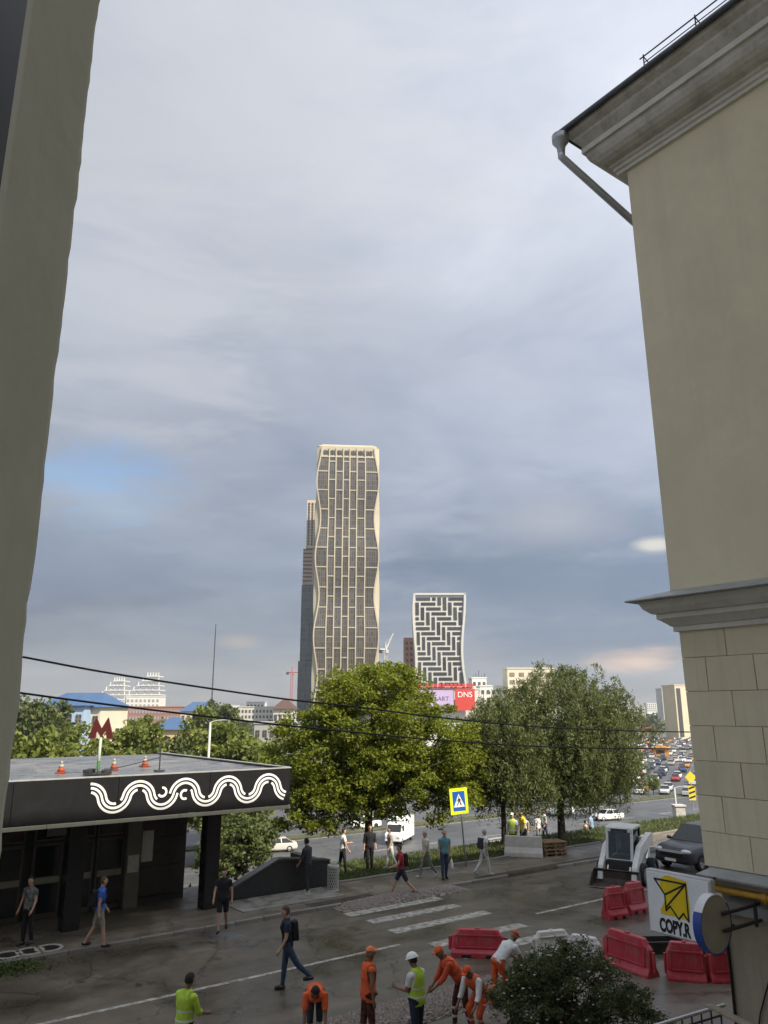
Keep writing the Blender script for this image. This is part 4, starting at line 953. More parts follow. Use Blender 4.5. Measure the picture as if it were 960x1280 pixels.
def car(label, loc, rz, paint, suv=False, group=None, name='parked_car', cat='car', parts=True):
    """nose along local +x"""
    t = thing(name, label, cat, loc, rz, group)
    L, Wd, H = (4.5, 1.82, 1.70) if suv else (4.5, 1.76, 1.44)
    hw = Wd/2
    def sec(x, zb, zt, w, r=0.10):                            # rounded hull section
        return [(x, -w*0.92, zb), (x, w*0.92, zb), (x, w, zb + 0.12), (x, w*1.0, zt - 0.22), (x, w*0.965, zt - r*0.8), (x, w*0.84, zt), (x, -w*0.84, zt), (x, -w*0.965, zt - r*0.8), (x, -w, zt - 0.22), (x, -w, zb + 0.12)]
    if suv: st = [(-2.25, .42, .95, .80), (-2.18, .32, 1.05, .86), (-1.6, .26, 1.08, .91), (0, .25, 1.06, .91), (1.0, .26, 1.06, .91), (1.75, .28, 1.0, .89), (2.08, .3, .93, .84), (2.22, .36, .80, .76)]
    else: st = [(-2.25, .40, .78, .76), (-2.15, .28, .92, .82), (-1.5, .22, .96, .87), (0, .20, .93, .88), (1.0, .21, .91, .88), (1.7, .24, .83, .86), (2.08, .28, .74, .80), (2.24, .34, .62, .70)]
    MB().loft([sec(*q) for q in st]).build('body', paint, t, bevel=0.025, smooth=True, seg=2)
    zb = 1.04 if suv else 0.92
    if suv: base, roof = (-2.12, 1.02, .83), (-1.85, .22, .64)
    else: base, roof = (-1.85, 1.08, .80), (-1.05, .32, .60)
    b0, b1, bw = base; r0, r1, rw = roof; zr = H - 0.04
    gl = MB(); gl.add([(b0, -bw, zb), (b1, -bw, zb), (b1, bw, zb), (b0, bw, zb), (r0, -rw, zr), (r1, -rw, zr), (r1, rw, zr), (r0, rw, zr)],
        [(3,2,1,0),(4,5,6,7),(0,1,5,4),(1,2,6,5),(2,3,7,6),(3,0,4,7)]); gl.build('cabin', paint, t, bevel=0.05, seg=2, smooth=True)
    def pane(p, name, inset=0.10):
        c = sum((Vector(q) for q in p), Vector())/4; n = (Vector(p[1]) - Vector(p[0])).cross(Vector(p[3]) - Vector(p[0])); n.normalize()
        if n.dot(c - Vector((c.x*0.5, 0, zb))) < 0: n = -n
        q = [Vector(a).lerp(c, inset) + n*0.008 for a in p]; q2 = [a - n*0.03 for a in q]
        MB().add(q + q2, [(0,1,2,3),(7,6,5,4),(0,1,5,4),(1,2,6,5),(2,3,7,6),(3,0,4,7)]).build(name, m_glassd, t)
    pane([(b1, -bw, zb), (b1, bw, zb), (r1, rw, zr), (r1, -rw, zr)], 'windscreen'); pane([(b0, -bw, zb), (b0, bw, zb), (r0, rw, zr), (r0, -rw, zr)], 'rear_window')
    for s_ in (-1, 1):
        mb_, mr_ = (b0 + b1)/2 - .1, (r0 + r1)/2 - .05
        pane([(b0, s_*bw, zb), (mb_, s_*bw, zb), (mr_, s_*rw, zr), (r0, s_*rw, zr)], 'side_window', 0.09); pane([(mb_, s_*bw, zb), (b1, s_*bw, zb), (r1, s_*rw, zr), (mr_, s_*rw, zr)], 'side_window', 0.09)
        rr = 0.36 if suv else 0.32
        for x in (-1.35, 1.38): wheel(t, x, s_*(hw - 0.10), rr, 0.22)
        fx = 2.10; zl = 0.80 if suv else 0.64
        MB().ball((fx, s_*0.62, zl), (0.16, 0.24, 0.10), 10, 6).build('headlight', m_lampg, t, smooth=True)
        MB().box((-2.2, s_*0.66, 0.82), (0.12, 0.24, 0.18)).build('tail_light', m_redl, t, bevel=0.02)
        MB().ball((b1 - 0.18, s_*(hw + 0.06), zb + 0.06), (0.09, 0.12, 0.075), 8, 6).build('wing_mirror', paint, t, smooth=True)
    MB().box((2.235, 0, 0.66 if suv else 0.52), (0.05, 1.0, 0.14)).build('grille', m_black, t, bevel=0.01)
    MB().box((2.262, 0, 0.78 if suv else 0.60), (0.03, 1.15 if suv else 1.05, 0.09 if suv else 0.035)).build('grille_bar', mat('bright_trim', (0.55, 0.55, 0.54), 0.3), t)
    MB().box((2.25, 0, 0.44 if suv else 0.38), (0.08, 1.5, 0.12)).build('lower_bumper', m_black, t, bevel=0.02)
    MB().box((2.30, 0, 0.46 if suv else 0.40), (0.012, 0.52, 0.11)).build('number_plate', m_white, t)
    return t
def paint(n, c): return mat(n, c, 0.28, var=0.04, spec=0.6)
car('dark grey suv on the road partly hidden behind the beige wing', gnd(868, 1084) + Vector((0.55, 0.5, 0)), AXIS + math.pi, paint('dark_grey_paint', (0.035, 0.037, 0.042)), suv=True, cat='car')
q = gnd(345, 1064, -8.49); car('silver beige sedan on the avenue seen past the stair parapet', q, AXIS + math.pi - 0.35, paint('silver_paint', (0.50, 0.48, 0.43)))
q = gnd(760, 1025, -8.49); car('white sedan on the avenue between the willow and skid loader', q, AXIS + math.pi - 0.25, paint('white_car_paint', (0.75, 0.75, 0.72)))
def van():
    q = gnd(500, 1052, -8.49) ; t = thing('white_van', 'white delivery van on the avenue half hidden by the bright tree', 'van', q, AXIS + math.pi*0.5 + 2.2)
    wp = paint('white_car_paint', (0.75,)*3)
    MB().box((-0.6, 0, 1.55), (4.2, 2.05, 2.3)).build('cargo_box', wp, t, bevel=0.08, seg=2)
    MB().prism([(1.5, 0.4), (1.5, 2.3), (2.0, 2.2), (2.5, 1.35), (3.0, 1.2), (3.05, 0.45)], -0.95, 0.95).build('cab', wp, t, bevel=0.05)
    MB().prism([(2.06, 2.12), (2.50, 1.42), (2.53, 1.44), (2.10, 2.14)], -0.82, 0.82).build('windscreen', m_glassd, t)
    for s_ in (-1, 1):
        MB().box((1.9, s_*0.955, 1.75), (0.7, 0.02, 0.6)).build('side_window', m_glassd, t)
        for x in (-1.7, 2.2): wheel(t, x, s_*0.85, 0.36, 0.24)
        MB().box((3.05, s_*0.7, 0.9), (0.05, 0.3, 0.2)).build('headlight', m_lampg, t, bevel=0.02)
van()

def clear_glass():
    if 'clear_glass' in MATS: return MATS['clear_glass']
    m = bpy.data.materials.new('clear_glass'); m.use_nodes = True; MATS['clear_glass'] = m; nt = m.node_tree; N = nt.nodes.new; L = nt.links.new
    g = N('ShaderNodeBsdfGlossy'); g.inputs['Roughness'].default_value = 0.05; g.inputs[0].default_value = (0.8, 0.85, 0.85, 1); tr = N('ShaderNodeBsdfTransparent'); tr.inputs[0].default_value = (0.72, 0.78, 0.76, 1)
    fz = N('ShaderNodeFresnel'); fz.inputs[0].default_value = 1.5; ms = N('ShaderNodeMixShader'); L(fz.outputs[0], ms.inputs[0]); L(tr.outputs[0], ms.inputs[1]); L(g.outputs[0], ms.inputs[2]); L(ms.outputs[0], nt.nodes['Material Output'].inputs[0]); return m
def skid_loader():
    p = gnd(783, 1102); t = thing('skid_steer_loader', 'white skid steer loader with lowered bucket beside the road', 'loader', p, R(236)); t.scale = (0.96,)*3
    wp = mat('loader_white', (0.66, 0.66, 0.64), 0.4, var=0.08, stain=(5, 0.5, 0.75, (0.3, 0.26, 0.2), 0.5)); dk = mat('loader_black', (0.03, 0.03, 0.03), 0.55)
    MB().box((-0.35, 0, 0.62), (2.3, 1.02, 0.62)).build('chassis', dk, t, bevel=0.03)
    MB().prism([(-1.55, 0.55), (-1.55, 1.35), (-1.3, 1.62), (-0.45, 1.72), (-0.45, 0.55)], -0.62, 0.62).build('engine_cover', wp, t, bevel=0.04, seg=2)
    # cab: four posts, roof, glazing
    for s_ in (-1, 1):
        MB().prism([(0.62, 0.85), (0.70, 0.85), (0.48, 2.06), (0.40, 2.06)], s_*0.50 - 0.05, s_*0.50 + 0.05).build('cab_post', wp, t)
        MB().prism([(-0.62, 0.85), (-0.52, 0.85), (-0.52, 2.06), (-0.62, 2.06)], s_*0.50 - 0.03, s_*0.50 + 0.03).build('cab_post', dk, t)
        MB().prism([(-0.50, 1.05), (0.62, 1.0), (0.42, 1.98), (-0.50, 1.98)], s_*0.485 - 0.008, s_*0.485 + 0.008).build('side_mesh', clear_glass(), t)
        arm = [(-1.5, 1.25), (-1.45, 1.75), (-1.2, 1.80), (0.30, 1.42), (1.02, 0.72), (1.20, 0.22), (1.02, 0.18), (0.62, 0.42), (0.10, 1.02), (-1.1, 1.30)]
        a = MB().prism(arm, s_*0.68 - 0.11, s_*0.68 + 0.11).build('lift_arm', wp, t, bevel=0.02)
        MB().tube([(-0.6, s_*0.70, 0.85), (-1.25, s_*0.70, 1.5)], 0.05, 8).build('lift_ram', m_chrome, t)
        for x in (-1.05, 0.40): wheel(t, x, s_*0.80, 0.42, 0.30)
        MB().box((0.50, s_*0.42, 2.0), (0.06, 0.16, 0.10)).build('work_light', m_lampg, t, bevel=0.01)
        MB().tube([(0.62, s_*0.45, 0.9), (1.02, s_*0.45, 0.35)], 0.04, 8).build('tilt_ram', m_chrome, t)
    MB().prism([(-0.66, 2.06), (0.52, 2.06), (0.46, 2.15), (-0.6, 2.17)], -0.56, 0.56).build('cab_roof', wp, t, bevel=0.02)
    MB().prism([(0.655, 0.95), (0.665, 0.95), (0.465, 2.02), (0.455, 2.02)], -0.44, 0.44).build('front_glass', clear_glass(), t)
    MB().box((-0.42, 0, 1.5), (0.14, 0.46, 0.62)).build('seat_back', mat('seat_brown', (0.22, 0.10, 0.07), 0.8), t, bevel=0.05, seg=2)
    MB().box((-0.56, 0, 1.45), (0.04, 0.9, 1.0)).build('rear_panel', dk, t)
    MB().box((-0.15, 0, 1.15), (0.5, 0.5, 0.15)).build('seat', mat('seat_black', (0.05, 0.03, 0.025), 0.8), t, bevel=0.04)
    MB().box((0.68, 0, 0.76), (0.10, 0.98, 0.36)).build('front_plate', wp, t, bevel=0.02)
    bk = mat('bucket_steel', (0.075, 0.06, 0.045), 0.6, metal=0.3, var=0.35, scale=4)
    prof = [(1.10, 0.62), (1.05, 0.55), (1.02, 0.25), (1.10, 0.07), (1.30, 0.03), (1.80, 0.03), (1.80, 0.055), (1.32, 0.06), (1.14, 0.12), (1.08, 0.27), (1.10, 0.53), (1.16, 0.60)]
    b = MB().prism(prof, -0.92, 0.92).build('bucket', bk, t)
    for s_ in (-1, 1): MB().prism([(1.06, 0.60), (1.03, 0.25), (1.1, 0.06), (1.79, 0.04), (1.79, 0.12), (1.40, 0.50), (1.15, 0.61)], s_*0.915 - 0.015, s_*0.915 + 0.015).build('bucket_cheek', bk, b)
    MB().box((1.82, 0, 0.043), (0.06, 1.84, 0.02)).build('cutting_edge', m_chrome, b)
skid_loader()

def car_jam():
    cols = [('white', (0.72, 0.72, 0.70)), ('silver', (0.45, 0.46, 0.47)), ('black', (0.02, 0.02, 0.022)), ('dark blue', (0.03, 0.05, 0.12)), ('red', (0.30, 0.03, 0.025)), ('orange', (0.55, 0.24, 0.04)), ('beige', (0.45, 0.39, 0.29))]
    meshes = {}
    for n, c in cols:
        mb = MB(); hull = lambda x, zb, zt, w: [(x, -w, zb), (x, w, zb), (x, w*0.97, zt - .1), (x, w*.84, zt), (x, -w*.84, zt), (x, -w*0.97, zt - .1)]
        mb.loft([hull(-2.2, .3, .85, .8), hull(-1.5, .22, .96, .87), (hull(1.0, .22, .92, .87)), hull(1.8, .25, .82, .84), hull(2.2, .35, .62, .7)])
        mb.add([(-1.8, -.78, .93), (1.05, -.78, .9), (1.05, .78, .9), (-1.8, .78, .93), (-1.1, -.6, 1.42), (.3, -.6, 1.42), (.3, .6, 1.42), (-1.1, .6, 1.42)], [(0,1,5,4),(1,2,6,5),(2,3,7,6),(3,0,4,7)], 1)
        mb.box((-0.4, 0, 1.43), (1.42, 1.22, 0.05))
        for x in (-1.35, 1.35):
            for s_ in (-.8, .8): mb.tube([(x, s_ - .1, .32), (x, s_ + .1, .32)], .32, 10, 2)
        me = mb.mesh('traffic_car', bevel=0.0); 
        for m_ in (paint('jam_' + n.replace(' ', '_'), c), m_glassd, m_tyre): me.materials.append(m_)
        meshes[n] = me
    names = [n for n, _ in cols]; wts = [0.34, 0.18, 0.16, 0.1, 0.06, 0.09, 0.07]
    rg = random.Random(12); d = Vector((0.40, 0.916, 0)); nrm = Vector((0.916, -0.40, 0))
    o0 = Vector((47, 150, -8.46)); k = 0
    zones = {0: 'lying nearest in', 1: 'in the middle of', 2: 'far back in'}
    for row in range(-6, 13):
        y = rg.random()*4
        while y < 300:
            p = o0 + d*y + nrm*(row*4.1 + rg.uniform(-.4, .4))
            dist = p.y; y += rg.uniform(5.4, 11) + (12 if rg.random() < 0.2 else 0)
            t_ = p.x/p.y
            if not (0.285 < t_ < 0.42): continue
            n = rg.choices(names, wts)[0]; z = 0 if dist < 220 else 1 if dist < 310 else 2
            o = link('traffic_car', meshes[n]); o.location = p; o.rotation_euler = (0, 0, math.atan2(d.y, d.x) + (math.pi if row % 2 else 0) + rg.uniform(-.06, .06))
            tag(o, f'small {n} car {zones[z]} the car park at right', 'car', f'{n} cars {zones[z]} the car park'); k += 1
    # avenue traffic further left, glimpsed under the trees
    spots = [(455, 1035, 'white', 'white car glimpsed below the crown of the bright tree'), (300, 1078, 'black', 'dark car on the avenue seen under the pavilion roof'), (700, 1018, 'white', 'white car behind the willow trunk on the avenue'),
             (663, 1002, 'silver', 'silver car on the avenue left of the willow trunk'), (855, 952, 'white', 'white car at the avenue edge beside the beige wing'), (800, 940, 'orange', 'orange car on the avenue beside the small island'), (720, 965, 'white', 'white car beyond the willow on the far avenue lane'), (745, 940, 'beige', 'beige car beyond the willow near the car park')]
    for px, py, n, lb in spots:
        o = link('traffic_car', meshes[n]); o.location = gnd(px, py, -8.49); o.rotation_euler = (0, 0, AXIS + rg.choice((0, math.pi)) + rg.uniform(-.1, .1)); tag(o, lb, 'car', 'cars on the avenue')
car_jam()

# ------------------------------------------------------------------ people
SK = mat('skin', (0.42, 0.25, 0.17), 0.6, var=0.06)
SKD = mat('tanned_skin', (0.22, 0.115, 0.07), 0.6, var=0.06)
def cloth(n, c, v=0.12): return mat('cloth_' + n, c, 0.9, var=v*1.6, scale=9, bump=0.7, bscale=12)
HAIR = cloth('hair_dark', (0.022, 0.017, 0.013)); HAIRB = cloth('hair_brown', (0.07, 0.045, 0.028)); HAIRG = cloth('hair_grey', (0.32, 0.31, 0.30))
def person(label, pos, face, h=1.75, lean=2, hip=(8, -8), knee=(4, 8), arm=(-8, 8), elbow=(15, 15), abd=9, neck=0, skin=SK, shirt=None, sleeve=0.55, legs=None, leglen=2.0,
           shoe=None, hair=HAIR, cap=None, helmet=None, vest=None, bag=None, voxel=0.017, group=None, carry=None, bulk=1.0, hem=0.02, legtape=None):
    """face = heading in degrees (0 = towards +x, 90 = +y); local forward is -y"""
    k = h/1.75; t = thing('person', label, 'person', pos, R(face) + math.pi/2, group)
    J = {}; segs = []                                         # (tag, p0, p1, r0, r1)
    P = Vector((0, 0, 0))
    for i, s_ in enumerate((-1, 1)):
        a, b = R(hip[i]), R(hip[i] - knee[i]); hp = P + Vector((s_*.088, 0, -.03)); kn = hp + Vector((s_*.012, -math.sin(a), -math.cos(a)))*.44; an = kn + Vector((0, -math.sin(b), -math.cos(b)))*.41
        fp = min(0.0, b*0.75) if knee[i] > 20 else 0.0
        fr = Matrix.Rotation(-fp, 3, 'X'); heel = an + fr @ Vector((0, .045, -.035)); toe = an + fr @ Vector((s_*.02, -.165, -.05)); ball_ = an + fr @ Vector((s_*.012, -.10, -.045))
        segs += [('thigh', hp, kn, .085*bulk, .058), ('shin', kn, kn.lerp(an, .35), .056, .054), ('shin', kn.lerp(an, .35), an, .054, .038), ('foot', heel, ball_, .040, .042), ('foot', ball_, toe, .042, .028)]
        J['foot', i] = toe
    l = R(lean); sd_ = Vector((0, -math.sin(l), math.cos(l))); sf = Vector((0, -math.cos(l), -math.sin(l)))
    l2 = R(lean*1.12); up2 = Vector((0, -math.sin(l2), math.cos(l2)))
    sp = lambda q: P + sd_*q if q < .3 else P + sd_*.3 + up2*(q - .3)
    rings = [(-.09, .10, .085), (-.05, .155, .115), (.03, .168*bulk, .122*bulk), (.12, .150*bulk, .112*bulk), (.22, .148*bulk, .108*bulk), (.34, .172, .118), (.44, .178, .112), (.51, .150, .088), (.555, .075, .062)]
    mb = MB(); nR = 14
    mb.loft([[sp(q) + Vector((rx*math.cos(2*math.pi*j/nR), 0, 0)) + sf*(-ry*math.sin(2*math.pi*j/nR)) for j in range(nR)] for q, rx, ry in rings])
    torso = [('torso', sp(.0), sp(.2), .13, .12), ('torso', sp(.2), sp(.5), .13, .11), ('pelvis', sp(-.09) + Vector((-.05, 0, 0)), sp(-.09) + Vector((.05, 0, 0)), .13, .13)]
    hands = {}
    for i, s_ in enumerate((-1, 1)):
        sh = sp(.475) + Vector((s_*.178, 0, 0)); a, b = R(arm[i]), R(arm[i] + elbow[i]); ab = math.sin(R(abd))
        el = sh + Vector((s_*ab, -math.sin(a), -math.cos(a))).normalized()*.285; wr = el + Vector((s_*ab*.3, -math.sin(b), -math.cos(b))).normalized()*.245
        hd = Vector((0, -math.sin(b + .15), -math.cos(b + .15))); pm = wr + hd*.085
        segs += [('uparm', sh, el, .056*bulk, .043), ('forearm', el, wr, .042, .029), ('hand', wr, pm, .030, .034)]
        side = Vector((0, -math.cos(b), math.sin(b)))                         # thumb side
        for f, (o_, ln) in enumerate(((-.024, .062), (-.008, .078), (.008, .074), (.024, .058))):
            st_ = pm + side*o_*1.15; mid_ = st_ + hd*ln*.6; segs += [('hand', st_, mid_, .0105, .010), ('hand', mid_, mid_ + (hd + Vector((-s_*.5, 0, 0))).normalized()*ln*.5, .010, .008)]
        segs.append(('hand', wr + hd*.03 + side*.02, wr + hd*.075 + side*.052, .013, .010)); hands[i] = pm + hd*.05
    nb = sp(.53); hl = l2*0.6 + R(neck); hup = Vector((0, -math.sin(hl), math.cos(hl))); hf = Vector((0, -math.cos(hl), -math.sin(hl)))
    hc = nb + hup*.185 + hf*.02
    segs += [('neck', nb - hup*.03, nb + hup*.10, .060, .053)]
    head_M = Matrix((Vector((1, 0, 0)), -hf, hup)).transposed()
    for tg, a, b, r0, r1 in segs: mb.tube([a - (b-a).normalized()*r0*.55, a, b, b + (b-a).normalized()*r1*.55], [r0*.72, r0, r1, r1*.72], 10)
    mb.ball(hc + hup*.015, (.076, .094, .108), 16, 10, M=head_M); mb.ball(hc - hup*.055 + hf*.022, (.058, .066, .062), 12, 8, M=head_M)
    mb.tube([hc + hf*.086 + hup*.02, hc + hf*.108 - hup*.022], [.010, .017], 8); mb.ball(hc + hf*.082 + hup*.035, (.05, .014, .012), 10, 5, M=head_M)
    for s_ in (-1, 1): mb.ball(hc + Vector((s_*.080, 0, 0)) - hf*.005, (.011, .022, .033), 8, 6, M=head_M)
    mb.v = [Vector(v)*k for v in mb.v]
    tmp = bpy.data.objects.new('tmp', mb.mesh('tmp')); C.objects.link(tmp)
    md = tmp.modifiers.new('r', 'REMESH'); md.mode = 'VOXEL'; md.voxel_size = voxel*k
    ms = tmp.modifiers.new('s', 'SMOOTH'); ms.factor = 0.5; ms.iterations = 3
    dg = bpy.context.evaluated_depsgraph_get(); me = bpy.data.meshes.new_from_object(tmp.evaluated_get(dg)); bpy.data.objects.remove(tmp)
    n = len(me.vertices); V = np.empty(n*3, np.float32); me.vertices.foreach_get('co', V); V = V.reshape(-1, 3)
    Nn = np.empty(n*3, np.float32); me.vertices.foreach_get('normal', Nn); Nn = Nn.reshape(-1, 3)
    zmin = V[:, 2].min(); lift = Vector((0, 0, -zmin)); V[:, 2] -= zmin
    V = V.astype(np.float64)
    allsegs = [(g, a*k + lift, b*k + lift, r0*k, r1*k) for g, a, b, r0, r1 in segs + torso] + [('head', (hc - hup*.05)*k + lift, (hc + hup*.03)*k + lift, .085*k, .095*k)]
    best = np.full(n, 1e9); tg = np.zeros(n, int); tt = np.zeros(n); TAG = ['head', 'neck', 'torso', 'pelvis', 'uparm', 'forearm', 'hand', 'thigh', 'shin', 'foot']
    for g, a, b, r0, r1 in allsegs:
        a_, b_ = np.array(a), np.array(b); d = b_ - a_; q = np.clip(((V - a_) @ d)/(d @ d), 0, 1); ds = np.linalg.norm(V - a_ - q[:, None]*d, axis=1) - (r0 + (r1 - r0)*q)
        m_ = ds < best; best[m_] = ds[m_]; tg[m_] = TAG.index(g); tt[m_] = q[m_]
    for p_ in me.polygons: p_.use_smooth = True
    me.vertices.foreach_set('co', V.astype(np.float32).ravel()); me.materials.clear(); me.name = 'body'
    link('body', me, skin, t)
    polys = [tuple(p_.vertices) for p_ in me.polygons]
    is_ = lambda *g: np.isin(tg, [TAG.index(x) for x in g])
    hcl = np.array(hc*k + lift); rel = (V - hcl)/k; hz = rel @ np.array(hup); hy = rel @ np.array(hf)
    def wear(name, sel, off, m, cap_=0.0):
        fs = [p_ for p_ in polys if all(sel[i] for i in p_)]
        if not fs: return None
        idx = sorted({i for f in fs for i in f}); mp = {v: j for j, v in enumerate(idx)}
        me2 = bpy.data.meshes.new(name); me2.from_pydata([tuple(V[i] + Nn[i]*off*k) for i in idx], [], [tuple(mp[i] for i in f) for f in fs])
        for p_ in me2.polygons: p_.use_smooth = True
        return link(name, me2, m, t)
    spz = (V - np.array(P*k + lift)) @ np.array(sd_)/k
    if legs:
        lg = is_('pelvis') | (is_('torso') & (spz < .05)) | is_('thigh') | is_('shin')
        if leglen < 1: lg = is_('pelvis') | (is_('torso') & (spz < .05)) | (is_('thigh') & (tt < leglen))
        elif leglen < 2: lg &= ~(is_('shin') & (V[:, 2] < (0.42 - (leglen-1)*.3)*k))
        wear('shorts' if leglen < 1.2 else 'trousers', lg, .012 if leglen > 1.2 else .018, legs)
    if legtape:
        for f0 in (.15, .55): wear('reflective_stripe', is_('shin') & (V[:, 2] > (.14 + f0*.42)*k) & (V[:, 2] < (.21 + f0*.42)*k), .018, legtape)
    if shirt:
        sel = (is_('torso') & (spz > -hem)) | (is_('uparm') & (tt < sleeve)) | (is_('pelvis') & (spz > -hem - .03))
        if sleeve > 1: sel |= is_('uparm') | (is_('forearm') & (tt < sleeve - 1))
        wear('shirt', sel, .019, shirt)
    if vest:
        sv = (is_('torso') & (spz > -.04)) | (is_('pelvis') & (spz > -.06)); vm, sm = vest
        wear('vest', sv, .032, vm)
        for z0 in (.06, .22): wear('reflective_stripe', sv & (spz > z0) & (spz < z0 + .055), .036, sm)
    if shoe: wear('shoes', is_('foot') | (is_('shin') & (tt > .97) & (V[:, 2] < .08*k)), .009, shoe)
    if hair: wear('hair', is_('head') & ((hz > .062) | ((hy < -.005) & (hz > -.045)) | ((hy < .03) & (hz > .03))), .013, hair)
    if cap:
        wear('cap', is_('head') & (hz > .045), .02, cap)
        br = MB(); c0 = (hc + hup*.062 + hf*.11)*k + lift; br.ball(c0, (.07*k, .06*k, .010*k), 12, 5, M=head_M); br.build('cap_peak', cap, t, smooth=True)
    if helmet:
        rgs = []; c0 = (hc + hup*.045)*k + lift
        hm = MB()
        for q in range(7):
            a = R(q*14.9); rgs.append([c0 + head_M @ Vector((.112*math.cos(a)*math.cos(2*math.pi*j/18), .132*math.cos(a)*math.sin(2*math.pi*j/18), .115*math.sin(a)))*k for j in range(18)])
        hm.loft(rgs); ho = hm.build('helmet', helmet, t, smooth=True)
        br = MB(); br.loft([[c0 + head_M @ Vector((rr*math.cos(2*math.pi*j/18), (rr + .02)*math.sin(2*math.pi*j/18) - .012*0, zz))*k for j in range(18)] for rr, zz in ((.10, .0), (.135, -.004), (.135, .006), (.105, .014))]); br.build('helmet_brim', helmet, ho, smooth=True)
    for s_ in (-1, 1):
        e = (hc + hf*.088 + hup*.012 + Vector((s_*.032, 0, 0)))*k + lift; MB().ball(e, .011*k, 6, 4).build('eye', m_black, t)
    if bag:
        bc = (sp(.30) - sf*.19)*k + lift; Mb = Matrix((Vector((1, 0, 0)), -sf, up2)).transposed()
        bo = MB().box(bc, (.27*k, .16*k, .42*k), M=Mb, taper=.86).build('backpack', bag, t, bevel=0.04*k, seg=3, smooth=True)
        for s_ in (-1, 1):
            pts = [(sp(q) + sf*f_ + Vector((s_*x_, 0, 0)))*k + lift for q, f_, x_ in ((.46, -.12, .10), (.535, -.03, .105), (.50, .09, .12), (.36, .142, .13), (.22, .10, .155), (.16, -.08, .15))]
            MB().tube(pts, .018*k, 6).build('strap', bag, bo, smooth=True)
    if carry:
        kind, i, cm = carry; hp_ = hands[i]*k + lift
        if kind == 'bag':
            c_ = thing('carrier_bag', cm[1], 'bag', Vector(pos), t.rotation_euler.z)
            rgs = [[hp_ + Vector((w_*math.cos(2*math.pi*j/12)*.3, w_*math.sin(2*math.pi*j/12), z_)) for j in range(12)] for w_, z_ in ((.10, -.46), (.16, -.44), (.17, -.3), (.13, -.16), (.06, -.07))]
            MB().loft(rgs).build('sack', cm[0], c_, smooth=True); MB().tube([hp_ + Vector((0, -.05, -.08)), hp_ + Vector((0, 0, 0.005)), hp_ + Vector((0, .05, -.08))], .008, 5).build('handle', cm[0], c_)
        if kind == 'shovel':
            c_ = thing('shovel', cm[1], 'shovel', Vector(pos), t.rotation_euler.z)
            e = Vector((hp_.x*.5, hp_.y - .55, .03)); MB().tube([hp_ + (hp_ - e)*.35, hp_, e.lerp(hp_, .2)], .016, 7).build('shaft', cloth('shaft_wood', (.25, .16, .08)), c_)
            MB().box(e.lerp(hp_, .12), (.2, .02, .26), M=(hp_ - e).to_track_quat('Z', 'Y').to_matrix()).build('blade', m_steel, c_, bevel=.005)
    return t
def foot(px, py, z=0.0): p = gnd(px, py, z); return p
